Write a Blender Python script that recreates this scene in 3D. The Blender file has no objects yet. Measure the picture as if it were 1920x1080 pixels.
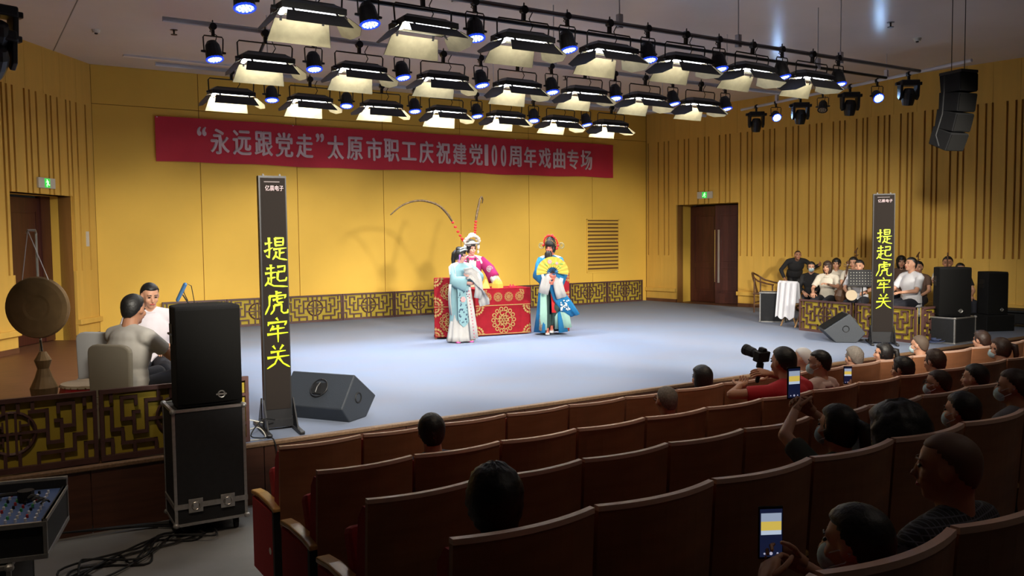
import bpy, bmesh, math, random
from mathutils import Vector, Matrix, Euler
import numpy as np
random.seed(7)
PI = math.pi
SC = bpy.context.scene
COL = SC.collection

# ------------------------------------------------------------------ camera
# room axes: x along the back wall, y towards the back wall, z up; stage floor is z = 0
F_PX, TILT, ROLL, BETA, EYE = 1600.0, math.radians(3.38), math.radians(-0.61), math.radians(57.23), 1.8
_F = np.array([0, math.cos(TILT), -math.sin(TILT)]); _U = np.array([0, math.sin(TILT), math.cos(TILT)]); _X = np.array([1., 0, 0])
_X2 = math.cos(ROLL)*_X + math.sin(ROLL)*_U; _U2 = -math.sin(ROLL)*_X + math.cos(ROLL)*_U
_R = np.array([[math.sin(BETA), math.cos(BETA), 0], [-math.cos(BETA), math.sin(BETA), 0], [0, 0, 1.]])
CX, CU, CF = _R @ _X2, _R @ _U2, _R @ _F
cam_d = bpy.data.cameras.new('camera'); cam = bpy.data.objects.new('camera', cam_d); COL.objects.link(cam)
cam_d.sensor_width = 36; cam_d.lens = F_PX/1920*36; cam_d.clip_start = .05; cam_d.clip_end = 200
m4 = Matrix.Identity(4)
for i in range(3):
    m4[i][0] = CX[i]; m4[i][1] = CU[i]; m4[i][2] = -CF[i]
m4[2][3] = EYE
cam.matrix_world = m4
SC.camera = cam
def ray(px, py): return CF + CX*(px-960)/F_PX - CU*(py-540)/F_PX
def P(px, py, z=0.0):
    d = ray(px, py); k = (z-EYE)/d[2]; return Vector((d[0]*k, d[1]*k, z))
def PY(px, py, y):
    d = ray(px, py); k = y/d[1]; return Vector((d[0]*k, y, EYE+d[2]*k))
def zat(px, py, x, y):
    d = ray(px, py); k = (x*d[0]+y*d[1])/(d[0]**2+d[1]**2); return EYE+d[2]*k

# ------------------------------------------------------------------ world, exposure
w = bpy.data.worlds.new('world'); SC.world = w; w.use_nodes = True
w.node_tree.nodes['Background'].inputs[0].default_value = (.5, .45, .42, 1)
w.node_tree.nodes['Background'].inputs[1].default_value = .012
SC.view_settings.view_transform = 'Standard'; SC.view_settings.look = 'None'
SC.view_settings.exposure = 0.0; SC.view_settings.gamma = 1.0; SC.view_settings.use_curve_mapping = False
SOFT_POWER, PAR_POWER, HOUSE_POWER, FRONT_POWER = 38.0, 95.0, 11.0, 4500.0
def area_light(name, loc, sx, sy, power, col, rot=(0, 0, 0), parent=None):
    l = bpy.data.lights.new(name, 'AREA'); l.shape = 'RECTANGLE'; l.size = sx; l.size_y = sy; l.energy = power; l.color = col
    o = bpy.data.objects.new(name, l); COL.objects.link(o); o.location = loc; o.rotation_euler = rot; o.parent = parent
    return o
# unseen area lamps added as dim house fill, off camera above the seats
area_light('house_fill', (4.5, 0.2, 5.1), 3.0, 1.0, HOUSE_POWER, (1, .86, .72))
area_light('house_fill', (11.5, 2.0, 5.1), 3.0, 1.0, HOUSE_POWER*.35, (1, .86, .72))
# unseen spots added over the auditorium to brighten the acting area and walls
FRONT = [(1.8, 1.6, 4.5, 18.1, .9), (3.4, 1.6, 16.9, 13.5, .8), (5.0, 1.6, 7.2, 18.1, 1), (6.6, 1.6, 1.2, 16.8, .3), (8.2, 1.6, 10.8, 18.1, 1.), (9.6, 1.6, 14.4, 18.1, 1.1)]
for fx_, fy_, ax_, ay_, pw_ in FRONT:
    l = bpy.data.lights.new('front_fill_spot', 'SPOT'); l.energy = FRONT_POWER*pw_; l.color = (1., .93, .80); l.spot_size = math.radians(36); l.spot_blend = .55; l.shadow_soft_size = .3
    o = bpy.data.objects.new('front_fill_spot', l); COL.objects.link(o); o.location = (fx_, fy_, 4.0)
    o.rotation_euler = (Vector((ax_, ay_, -1.45))-Vector((fx_, fy_, 4.0))).to_track_quat('-Z', 'Y').to_euler()

for hx_, hy_, hp_ in ((.2, 4.6, 240), (3.6, 3.4, 190), (6.5, 3.6, 220), (9.5, 3.6, 170), (12.5, 3.4, 90)):     # unseen spots added to lift the front rows and left stage edge
    l = bpy.data.lights.new('front_row_fill', 'SPOT'); l.energy = hp_; l.color = (1, .80, .58); l.spot_size = math.radians(62); l.spot_blend = .9; l.shadow_soft_size = .1
    o = bpy.data.objects.new('front_row_fill', l); COL.objects.link(o); o.location = (hx_, hy_, 5.12); o.rotation_euler = (math.radians(24), 0, 0)
# ------------------------------------------------------------------ materials
MATS = {}
def mat(name, col, rough=.6, metal=0., emit=None, es=0., noise=0., nscale=8., bump=0., spec=.5, stretch=(1, 1, 1), col2=None, alpha=1., coord='Object'):
    if name in MATS: return MATS[name]
    m = bpy.data.materials.new(name); m.use_nodes = True; nt = m.node_tree; b = nt.nodes['Principled BSDF']
    b.inputs['Base Color'].default_value = (*col, 1); b.inputs['Roughness'].default_value = rough
    b.inputs['Metallic'].default_value = metal; b.inputs['Specular IOR Level'].default_value = spec
    if emit: b.inputs['Emission Color'].default_value = (*emit, 1); b.inputs['Emission Strength'].default_value = es
    if noise or bump:
        tc = nt.nodes.new('ShaderNodeTexCoord'); mp = nt.nodes.new('ShaderNodeMapping'); nz = nt.nodes.new('ShaderNodeTexNoise')
        mp.inputs['Scale'].default_value = stretch; nz.inputs['Scale'].default_value = nscale; nz.inputs['Detail'].default_value = 5
        nt.links.new(tc.outputs[coord], mp.inputs[0]); nt.links.new(mp.outputs[0], nz.inputs['Vector'])
        if noise:
            rp = nt.nodes.new('ShaderNodeValToRGB'); c2 = col2 or tuple(c*(1-noise) for c in col)
            rp.color_ramp.elements[0].position = .3; rp.color_ramp.elements[1].position = .7
            rp.color_ramp.elements[0].color = (*c2, 1); rp.color_ramp.elements[1].color = (*col, 1)
            nt.links.new(nz.outputs['Fac'], rp.inputs[0]); nt.links.new(rp.outputs[0], b.inputs['Base Color'])
        if bump:
            bp = nt.nodes.new('ShaderNodeBump'); bp.inputs['Strength'].default_value = bump; bp.inputs['Distance'].default_value = .01
            nt.links.new(nz.outputs['Fac'], bp.inputs['Height']); nt.links.new(bp.outputs[0], b.inputs['Normal'])
    MATS[name] = m; return m
M_wall = mat('yellow_wall', (.80, .50, .075), .75, noise=.07, nscale=1.2)
M_board = mat('yellow_board', (.74, .45, .085), .7, noise=.12, nscale=2, stretch=(3, 3, .3))
M_groove = mat('groove_brown', (.33, .15, .03), .8)
M_ceil = mat('ceiling_plaster', (.70, .66, .67), .24, bump=.04, noise=.10, nscale=.7, spec=.4)
M_ceil2 = mat('ceiling_trim', (.62, .60, .60), .6)
M_carpet = mat('stage_carpet', (.172, .212, .30), .95, noise=.08, nscale=1.3, bump=.1, col2=(.185, .203, .265))
M_wfloor = mat('brown_stage_wood', (.16, .065, .03), .5, noise=.35, nscale=3, stretch=(1, 8, 1))
M_fascia = mat('dark_stage_front', (.09, .032, .016), .45, noise=.35, nscale=4, stretch=(.6, 1, 6))
M_edge = mat('stage_edge_brass', (.24, .14, .075), .5, noise=.4, nscale=60)
M_hfloor = mat('grey_house_floor', (.20, .195, .19), .55, noise=.25, nscale=2.5)
M_door = mat('dark_red_door_wood', (.075, .018, .012), .4, noise=.4, nscale=3, stretch=(6, 6, .5))
M_steel = mat('brushed_steel', (.6, .58, .55), .3, .9)
M_alu = mat('aluminium_edge', (.50, .49, .47), .42, .75, noise=.25, nscale=30)
M_black = mat('black_plastic', (.009, .009, .010), .6, spec=.3)
M_blackm = mat('black_metal', (.018, .018, .02), .42, .3)
M_ply = mat('black_case_board', (.012, .013, .016), .7, noise=.3, nscale=25, bump=.1)
M_spk = mat('speaker_paint', (.009, .009, .010), .9, spec=.2, noise=.3, nscale=120, bump=.3)
M_grille = mat('speaker_grille', (.007, .0068, .0066), .9, spec=.15, noise=.4, nscale=200)
M_red = mat('red_banner_cloth', (.55, .018, .045), .7, noise=.12, nscale=2)
M_let = mat('banner_letter_grey', (.62, .47, .50), .6)
M_fret = mat('fretwork_brown', (.10, .045, .04), .5, noise=.3, nscale=12)
M_fretb = mat('fretwork_backing', (.42, .31, .025), .7, noise=.15, nscale=3)
M_seatw = mat('seat_back_wood', (.36, .15, .07), .42, noise=.35, nscale=2.2, stretch=(1, 1, 5), spec=.4)
M_seate = mat('seat_wood_edge', (.75, .48, .36), .4)
M_arm = mat('armrest_wood', (.55, .30, .10), .28, noise=.3, nscale=5, stretch=(6, 1, 1))
M_redf = mat('red_seat_fabric', (.36, .022, .025), .9, noise=.15, nscale=60)
M_cover = mat('cream_chair_cover', (.30, .27, .21), .9, noise=.08, nscale=5)
M_coverg = mat('grey_chair_cover', (.36, .36, .36), .9)
M_brocade = mat('red_brocade', (.28, .005, .014), .75, spec=.2, noise=.2, nscale=9)
M_gold = mat('gold_embroidery', (.42, .25, .07), .5, noise=.3, nscale=40)
M_skin = mat('skin', (.52, .27, .17), .55); M_skin2 = mat('tanned_skin', (.40, .19, .11), .55); M_skinp = mat('painted_skin', (.60, .30, .24), .5)
M_hair = mat('black_hair', (.008, .007, .007), .5, noise=.3, nscale=40, bump=.4)
M_hairb = mat('brown_hair', (.045, .022, .014), .5, noise=.3, nscale=40, bump=.4)
M_hairg = mat('grey_hair', (.22, .19, .16), .7, noise=.4, nscale=60, bump=.4)
M_white = mat('white_cotton', (.66, .66, .70), .85, noise=.06, nscale=6)
M_cream = mat('cream_cotton', (.60, .55, .46), .85, noise=.06, nscale=6)
M_mask = mat('surgical_mask', (.45, .62, .66), .8)
M_eye = mat('dark_eye', (.01, .008, .008), .3); M_lip = mat('lip', (.42, .06, .05), .5)
M_navy = mat('dark_trousers', (.012, .013, .022), .85); M_shoe = mat('shoe_black', (.01, .01, .01), .5)
M_led = mat('led_text', (.1, .1, .0), .5, emit=(.78, 1., .0), es=1.25)
M_ledface = mat('led_face', (.018, .0135, .0115), .8, spec=.15, noise=.25, nscale=300)
M_tube = mat('tube_glow', (1, 1, 1), .5, emit=(.92, .95, 1), es=5.)
M_bulb = mat('warm_bulb_glow', (1, 1, 1), .5, emit=(1., .86, .62), es=4.)
M_refl = mat('flap_inner', (.30, .27, .17), .5, .25, noise=.22, nscale=14)
M_pare = mat('par_led', (.3, .5, 1), .5, emit=(.62, .85, 1.), es=5.)
M_parb = mat('par_blue_ring', (.02, .06, .5), .4, emit=(.01, .06, .9), es=.8)
M_pipe = mat('grey_pipe', (.20, .19, .19), .5, .4); M_pipew = mat('white_pipe', (.55, .54, .56), .5)
M_green = mat('exit_green', (.05, .6, .1), .5, emit=(.10, 1., .12), es=1.1)
M_wplas = mat('white_plastic', (.6, .58, .52), .5)
M_brass = mat('gong_brass', (.26, .165, .075), .5, .45, noise=.35, nscale=5)
M_drum = mat('drum_skin', (.50, .40, .28), .7); M_drumr = mat('drum_red', (.35, .015, .02), .45)
M_wchair = mat('brown_chair_wood', (.12, .05, .02), .4, noise=.3, nscale=10)
M_bluep = mat('mixer_blue', (.05, .09, .22), .5)

# ------------------------------------------------------------------ mesh builder
class MB:
    def __init__(s): s.v = []; s.f = []; s.M = Matrix.Identity(4)
    def add(s, vs, fs):
        o = len(s.v); s.v += [tuple(s.M @ Vector(v)) for v in vs]; s.f += [tuple(i+o for i in f) for f in fs]; return s
    def box(s, x0, x1, y0, y1, z0, z1):
        return s.add([(x0,y0,z0),(x1,y0,z0),(x1,y1,z0),(x0,y1,z0),(x0,y0,z1),(x1,y0,z1),(x1,y1,z1),(x0,y1,z1)],
                     [(0,3,2,1),(4,5,6,7),(0,1,5,4),(1,2,6,5),(2,3,7,6),(3,0,4,7)])
    def loft(s, rings, cap=True, closed=True):
        n = len(rings[0]); vs = [p for r in rings for p in r]; fs = []
        for i in range(len(rings)-1):
            for j in range(n if closed else n-1):
                k = (j+1) % n; fs.append((i*n+j, i*n+k, (i+1)*n+k, (i+1)*n+j))
        if cap: fs.append(tuple(range(n-1, -1, -1))); fs.append(tuple((len(rings)-1)*n+j for j in range(n)))
        return s.add(vs, fs)
    def cone(s, a, b, r0, r1, n=10, caps=False):
        a = Vector(a); b = Vector(b); d = b-a; L = d.length
        if L < 1e-6: d = Vector((0, 0, 1))
        d.normalize(); u = d.orthogonal().normalized(); w_ = d.cross(u); rs = []
        def ring(c, r): return [c+u*(r*math.cos(2*PI*k/n))+w_*(r*math.sin(2*PI*k/n)) for k in range(n)]
        if caps:
            for q in (80, 50, 22): t = math.radians(q); rs.append(ring(a-d*r0*math.sin(t), r0*math.cos(t)))
        rs.append(ring(a, r0)); rs.append(ring(b, r1))
        if caps:
            for q in (22, 50, 80): t = math.radians(q); rs.append(ring(b+d*r1*math.sin(t), r1*math.cos(t)))
        return s.loft(rs)
    def cap(s, a, b, r0, r1=None, n=10): return s.cone(a, b, r0, r0 if r1 is None else r1, n, True)
    def path(s, pts, r, n=6):
        pts = [Vector(p) for p in pts]; rs = []; u = None
        for i, p in enumerate(pts):
            d = (pts[min(i+1, len(pts)-1)]-pts[max(i-1, 0)]).normalized()
            if u is None: u = d.orthogonal().normalized()
            u = (u-d*u.dot(d)).normalized(); w_ = d.cross(u); rr = r[i] if isinstance(r, (list, tuple)) else r
            rs.append([p+u*(rr*math.cos(2*PI*k/n))+w_*(rr*math.sin(2*PI*k/n)) for k in range(n)])
        return s.loft(rs)
    def ell(s, c, r, nu=12, nv=8, fn=None):
        rs = []
        for i in range(nv+1):
            t = PI*i/nv; t = min(max(t, .02), PI-.02); ring = []
            for j in range(nu):
                p = 2*PI*j/nu; q = Vector((math.sin(t)*math.cos(p), math.sin(t)*math.sin(p), -math.cos(t)))
                if fn: q = fn(q)
                ring.append((c[0]+q[0]*r[0], c[1]+q[1]*r[1], c[2]+q[2]*r[2]))
            rs.append(ring)
        return s.loft(rs)
    def prism(s, poly, z0, z1, axis='z'):
        n = len(poly); A = {'z': lambda a, b, c: (a, b, c), 'y': lambda a, b, c: (a, c, b), 'x': lambda a, b, c: (c, a, b)}[axis]
        vs = [A(a, b, z0) for a, b in poly]+[A(a, b, z1) for a, b in poly]
        return s.add(vs, [tuple(range(n-1, -1, -1)), tuple(range(n, 2*n))]+[(i, (i+1) % n, (i+1) % n+n, i+n) for i in range(n)])
    def torus(s, c, R, r, nu=20, nv=6, axis='z', a0=0, a1=2*PI):
        full = abs(a1-a0-2*PI) < 1e-3; rs = []
        for i in range(nu if full else nu+1):
            t = a0+(a1-a0)*i/nu; ring = []
            for j in range(nv):
                q = 2*PI*j/nv; x = (R+r*math.cos(q))*math.cos(t); y = (R+r*math.cos(q))*math.sin(t); z = r*math.sin(q)
                if axis == 'y': x, y, z = x, z, y
                if axis == 'x': x, y, z = z, x, y
                ring.append((c[0]+x, c[1]+y, c[2]+z))
            rs.append(ring)
        if full: rs.append(rs[0])
        return s.loft(rs, cap=not full)
    def mesh(s, name='mesh', smooth=False):
        me = bpy.data.meshes.new(name); me.from_pydata(s.v, [], s.f)
        bm = bmesh.new(); bm.from_mesh(me); bmesh.ops.recalc_face_normals(bm, faces=bm.faces); bm.to_mesh(me); bm.free()
        if smooth: me.shade_smooth()
        return me
    def build(s, name, m, parent=None, smooth=False, bevel=0., label=None, loc=None, rot=None):
        o = bpy.data.objects.new(name, s.mesh(name, smooth)); COL.objects.link(o); o.data.materials.append(m); o.parent = parent
        if bevel:
            b = o.modifiers.new('bevel', 'BEVEL'); b.width = bevel; b.segments = 2; b.limit_method = 'ANGLE'
        if label: o['label'] = label
        if loc is not None: o.location = loc
        if rot is not None: o.rotation_euler = rot
        return o
def thing(name, label, cat, loc=(0, 0, 0), rz=0., group=None, rot=None, scale=None):
    o = bpy.data.objects.new(name, None); COL.objects.link(o); o.location = loc; o.rotation_euler = rot or (0, 0, rz)
    o['label'] = label; o['category'] = cat; o.empty_display_size = .1
    if group: o['group'] = group
    if scale: o.scale = (scale,)*3
    return o
def tag(o, label, cat, group=None):
    o['label'] = label; o['category'] = cat
    if group: o['group'] = group
    return o
def struct(o): o['kind'] = 'structure'; return o
def dup(root, loc, rot, label, group=None):
    r = root.copy(); COL.objects.link(r); r.location = loc; r.rotation_euler = rot; r['label'] = label
    if group: r['group'] = group
    def rec(a, b):
        for ch in list(a.children):
            c = ch.copy(); COL.objects.link(c); c.parent = b; rec(ch, c)
    rec(root, r); return r
def box(x0, x1, y0, y1, z0, z1): return MB().box(x0, x1, y0, y1, z0, z1)
def text_mesh(body, w_, h_, depth=.004, off=.0):
    c = bpy.data.curves.new('lettering', 'FONT'); c.body = body; c.offset = off; c.extrude = .02; c.align_x = 'CENTER'
    o = bpy.data.objects.new('lettering', c); me = bpy.data.meshes.new_from_object(o)
    n = len(me.vertices); a = np.empty(n*3, 'f'); me.vertices.foreach_get('co', a); a = a.reshape(-1, 3)
    lo, hi = a.min(0), a.max(0); a = (a-(lo+hi)/2)/np.maximum(hi-lo, 1e-6)*np.array([w_, h_, depth])
    me.vertices.foreach_set('co', a.ravel().astype('f')); me.update(); bpy.data.objects.remove(o); bpy.data.curves.remove(c)
    return me
ORD = ['first', 'second', 'third', 'fourth', 'fifth', 'sixth', 'seventh', 'eighth', 'ninth', 'tenth', 'eleventh', 'twelfth', 'thirteenth',
       'fourteenth', 'fifteenth', 'sixteenth', 'seventeenth', 'eighteenth', 'nineteenth', 'twentieth']

# ================================================================== STRUCTURE
YB, YE, ZH, ZC = 18.155, 7.57, -.55, 5.18
pR = Vector((16.2, YB, 0)); dR = Vector((.13, -.9915, 0)); nR = Vector((-.9915, -.13, 0))     # right wall, n into the room
pL = Vector((2.191, YB, 0)); dL = Vector((-.593, -.805, 0)); nL = Vector((.805, -.593, 0))
def frame(p, d, n):                               # local x along the wall, local y OUT of the room, z up
    m = Matrix.Identity(4)
    for i in range(3): m[i][0] = d[i]; m[i][1] = -n[i]; m[i][3] = p[i]
    return m
FR = frame(pR, dR, nR); FL = frame(pL, dL, nL)
# stage slab
o = struct(MB().prism([(-9, YE), (22, YE), (22, 24), (-9, 24)], -.5, -.012).build('floor_stage', M_wfloor))
lft = P(440, 640)
carp = [(1.9, YE), (19, YE), (18.6, 9.0), (16.35, 15.0), (16.1, YB), (3.3, YB)]
struct(MB().prism(carp, -.012, 0.0).build('floor_carpet', M_carpet))
fx = struct(bpy.data.objects.new('stage_front', None)); COL.objects.link(fx)
for i in range(22):
    x = -9+i*1.4; box(x+.004, x+1.396, YE-.03, YE-.002, ZH, -.035).build('panel', M_fascia, fx)
struct(box(-9, 22, YE-.05, YE+.015, -.035, .002).build('trim_stage_edge', M_edge, bevel=.008))
struct(MB().prism([(-9, -7), (22, -7), (22, YE), (-9, YE)], ZH-.2, ZH).build('floor', M_hfloor))
# raked steps beneath the seats
ROWS = {1: (5.09, .545), 2: (4.10, .638), 3: (3.16, .755), 4: (2.19, .908), 5: (1.22, 1.028)}
X0 = {1: 1.57, 2: 1.45, 3: 1.32, 4: 1.18, 5: 1.06}
FZ = {k: ROWS[k][1]-1.0 for k in ROWS}
for k in ROWS:
    y = ROWS[k][0]; y0 = y-.30 if k < 5 else -7
    struct(box(.75 if k > 2 else .9, 22, y0, y+.66, ZH-.1, FZ[k]).build('floor_step', M_hfloor))
# ceiling
struct(box(-9, 22, -7, 24, ZC, ZC+.3).build('ceiling', M_ceil))
struct(box(1.5, 1.515, 6, YB, ZC-.004, ZC).build('trim_3', mat('seam_grey', (.2, .19, .18), .8)))
# back wall: panels 2.02 m wide with recessed joints
wb = struct(box(1.5, 16.6, YB+.03, YB+.35, -.5, ZC).build('wall_back', M_groove))
seams = [2.191, 4.16, 6.18, 8.205, 10.23, 12.23, 14.28, 16.19]
for a, b in zip(seams[:-1], seams[1:]):
    for z0, z1 in ((-.02, 4.435), (4.445, ZC)):
        box(a+.006, b-.006, YB, YB+.032, z0, z1).build('panel', M_wall, wb, bevel=.003)
# slatted side walls
def slat_wall(name, FM, grooves, door, end, gw=.042, base=.0):
    root = struct(MB().box(-.2, door[0], .055, .3, -.5, ZC).box(door[1], end, .055, .3, -.5, ZC).box(door[0], door[1], .055, .3, door[2], ZC).build(name, M_groove))
    root.matrix_world = FM
    ed = sorted(grooves); xs = [-.0]+ed+[end]
    def put(a, b, z0, z1, y0=0., nm='board', m=M_board):
        for (p, q, r0, r1) in ((a, min(b, door[0]), z0, z1), (max(a, door[0]), min(b, door[1]), max(z0, door[2]), z1), (max(a, door[1]), b, z0, z1)):
            if q-p > .012 and r1-r0 > .01: box(p, q, y0, .056, r0, r1).build(nm, m, root)
    for i in range(len(xs)-1):
        a = xs[i]+(gw/2 if i else 0); b = xs[i+1]-(gw/2 if i < len(xs)-2 else 0)
        put(a, b, 1.27, 4.38)
    x = 0.; k = 0
    while x < end-.05:
        b = min(x+.50, end); put(x+.002, b-.002, 4.38, ZC, nm='panel'); put(x+.002, b-.002, .36, 1.27, nm='panel'); x = b
    for a, b in ((0, door[0]), (door[1], end)):
        box(a-.02, b+.0, -.06, .056, .27, .37).build('ledge', M_board, root, bevel=.01)
        box(a, b, .0, .056, .075, .27).build('plinth', M_board, root)
        box(a, b, -.01, .056, -.012, .075).build('baseboard', M_wfloor, root)
    return root
gR = [.07, .43, .64, .79, 1.12, 1.33, 1.47, 1.78, 1.99, 2.12, 2.46, 2.65, 2.78, 3.1, 3.3, 3.43, 3.76, 3.94, 4.07, 4.38, 4.57, 4.71, 5.0, 5.18, 5.31, 5.6, 5.76, 5.88,
      6.16, 6.31, 6.41, 6.66, 6.8, 6.91, 7.16, 7.31, 7.41, 7.67, 7.83, 7.93, 8.2, 8.35, 8.46, 8.72, 8.88, 9., 9.27, 9.43, 9.54, 9.85, 10.0, 10.1, 10.4, 10.55, 10.65]
gL = [.22, .52, .71, .84, 1.11, 1.30, 1.43, 1.72, 1.90, 2.04, 2.35, 2.50, 2.62, 2.95, 3.12, 3.25, 3.55, 3.7, 3.82, 4.15, 4.3, 4.42]
DR = (1.05, 3.04, 2.63); DL = (.72, 2.47, 2.64)
wr = slat_wall('wall_right', FR, gR, DR, 16., gw=.04)
wl = slat_wall('wall_left', FL, gL, DL, 12., gw=.05)
# rear and side enclosure of the auditorium behind the camera
struct(box(-9, 22, -7.3, -7, ZH, ZC).build('wall_rear', mat('dark_acoustic_wall', (.13, .08, .04), .8)))
# door recesses
def recess(root, d, depth):
    MB().box(d[0]-.02, d[0], .05, depth, -.02, d[2]).build('jamb', M_wall, root)
    MB().box(d[1], d[1]+.02, .05, depth, -.02, d[2]).build('jamb', M_wall, root)
    MB().box(d[0]-.02, d[1]+.02, .05, depth, d[2], d[2]+.03).build('soffit', M_wall, root)
recess(wr, DR, .75); recess(wl, DL, .60)
def door_leaf(name, label_parent, FM, x0, x1, y, h, handle_x, ang=0., hinge='a'):
    r = struct(bpy.data.objects.new(name, None)); COL.objects.link(r)
    hx = x0 if hinge == 'a' else x1
    r.matrix_world = FM @ Matrix.Translation((hx, y, 0)) @ Matrix.Rotation(ang, 4, 'Z')
    a, b = x0-hx, x1-hx
    box(a+.004, b-.004, -.02, .025, .0, h-.004).build('leaf', M_door, r)
    for z0, z1 in ((.28, .95), (1.05, h-.22)):
        MB().box(a+.13, b-.13, -.034, -.02, z0, z0+.03).box(a+.13, b-.13, -.034, -.02, z1-.03, z1).box(a+.13, a+.16, -.034, -.02, z0, z1).box(b-.16, b-.13, -.034, -.02, z0, z1).build('moulding', M_door, r)
        box(a+.19, b-.19, -.03, -.02, z0+.06, z1-.06).build('raised_panel', M_door, r, bevel=.006)
    h1 = handle_x-hx
    MB().box(h1-.025, h1+.025, -.085, -.07, .55, 1.95).box(h1-.012, h1+.012, -.07, -.02, .62, .66).box(h1-.012, h1+.012, -.07, -.02, 1.84, 1.88).build('door_handle', M_steel, r)
    return r
mid = (DR[0]+DR[1])/2
door_leaf('door_1', None, FR, DR[0]+.02, mid, .62, 2.60, mid-.10, 0)
door_leaf('door_2', None, FR, mid, DR[1]-.02, .62, 2.60, mid+.12, math.radians(16), 'b')
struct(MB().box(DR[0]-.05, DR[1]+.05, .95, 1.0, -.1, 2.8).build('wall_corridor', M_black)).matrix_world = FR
door_leaf('door_3', None, FL, DL[0]+.25, DL[1]-.0, .50, 2.60, DL[1]-.35, 0)
struct(MB().box(DL[0]-.05, DL[0]+.28, .45, .55, 0, 2.64).build('door_frame', M_door)).matrix_world = FL
# wall switch on left wall
sw = box(.27, .36, -.012, .0, 1.72, 2.0).build('wall_switch', M_wplas); sw.matrix_world = FL; tag(sw, 'small pale rectangular plate on the slatted wall near the left corner', 'switch')

# exit signs
def exit_sign(FM, t, z, label):
    r = thing('exit_sign', label, 'sign'); r.matrix_world = FM @ Matrix.Translation((t, -.04, z))
    box(-.24, .24, 0, .04, -.09, .09).build('housing', M_wplas, r, bevel=.006)
    box(-.075, .075, -.006, 0, -.078, .078).build('lit_panel', mat('exit_panel', (.02, .35, .05), .5, emit=(.03, .6, .06), es=.9), r)
    g = MB().ell((.015, -.009, .052), (.013, .004, .013)).cap((.01, -.009, .035), (-.005, -.009, -.005), .012).cap((-.005, -.009, -.005), (.025, -.009, -.03), .008).cap((.025, -.009, -.03), (.02, -.009, -.062), .007)
    g.cap((-.005, -.009, -.005), (-.035, -.009, -.035), .008).cap((-.035, -.009, -.035), (-.055, -.009, -.03), .007).cap((.01, -.009, .03), (.045, -.009, .01), .006).cap((.01, -.009, .03), (-.03, -.009, .02), .006)
    g.build('running_figure', mat('exit_white', (.8, 1, .8), .5, emit=(.5, 1., .5), es=1.4), r)
exit_sign(FL, 1.56, 2.83, 'green lit running man exit sign above the left stage door')
exit_sign(FR, 2.02, 2.86, 'green lit running man exit sign above the right double door')
# air grille on back wall
g = thing('air_grille', 'yellow louvred air grille with horizontal slats on the back wall', 'vent', (14.635, YB, 0))
MB().box(-.56, -.53, -.02, 0, .85, 2.27).box(.53, .56, -.02, 0, .85, 2.27).box(-.56, .56, -.02, 0, .82, .86).box(-.56, .56, -.02, 0, 2.25, 2.28).build('frame', M_wall, g)
box(-.53, .53, -.006, 0, .85, 2.26).build('backing', mat('grille_dark', (.13, .06, .015), .9), g)
for i in range(14):
    z = .89+i*.1; b = MB(); b.M = Matrix.Translation((0, -.02, z)) @ Matrix.Rotation(math.radians(28), 4, 'X'); b.box(-.53, .53, -.006, .004, -.03, .03).build('slat', M_wall, g)

# ------------------------------------------------------------------ banner
bn = thing('banner', 'long red cloth banner with pale Chinese lettering hung on back wall', 'banner', (0, YB-.06, 0))
rs = []
for i in range(49):
    x = 3.31+(14.95-3.31)*i/48; dz = .008*math.sin(i*.9)+.01*math.sin(i*.31); y = .006*math.sin(i*1.3)
    rs.append([(x, y, 3.385+dz), (x, y, 4.27+dz*.6), (x, y+.006, 4.27+dz*.6), (x, y+.006, 3.385+dz)])
MB().loft(rs).build('cloth', M_red, bn)
for s_ in (3.35, 6.1, 9, 11.8, 14.9):
    MB().cone((s_, -.0, 4.25), (s_, .055, 4.28), .012, .008).build('pin', M_steel, bn)
chars = '“永远跟党走”太原市职工庆祝建党100周年戏曲专场'
cpx = [378, 411.5, 453, 493.5, 532, 570, 599, 628, 664, 700.5, 733, 765.6, 798, 830, 860.5, 891, 910.5, 925.5, 942.6, 964.5, 992.6, 1020, 1047, 1072.5, 1098]
for ch, px in zip(chars, cpx):
    py = 267+(px-411)*(299-267)/(1098-411); q = PY(px, py, YB-.04)
    w_, h_, dz = .36, .50, 0
    if ch in '“”': w_, h_, dz = .16, .17, .19
    if ch == '1': w_ = .08
    if ch == '0': w_ = .135
    if ch == '工': h_ = .40
    me = text_mesh(ch, w_, h_, .004)
    bm = bmesh.new(); bm.from_mesh(me)
    for ddx, ddz in ((.014, 0), (-.014, 0), (0, .01), (0, -.01)):
        g_ = bmesh.ops.duplicate(bm, geom=[f for f in bm.faces if f.is_valid][:len(me.polygons)])
        vs_ = [v for v in g_['geom'] if isinstance(v, bmesh.types.BMVert)]
        bmesh.ops.translate(bm, verts=vs_, vec=(ddx, ddz, .0015*(1+int(ddx != 0)+2*int(ddx < 0)+3*int(ddz > 0)+4*int(ddz < 0))))
    bm.to_mesh(me); bm.free()
    o = bpy.data.objects.new('character', me); COL.objects.link(o); me.materials.append(M_let); o.parent = bn
    o.location = (q.x, -.012, 3.83+dz); o.rotation_euler = (PI/2, 0, 0)

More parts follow.
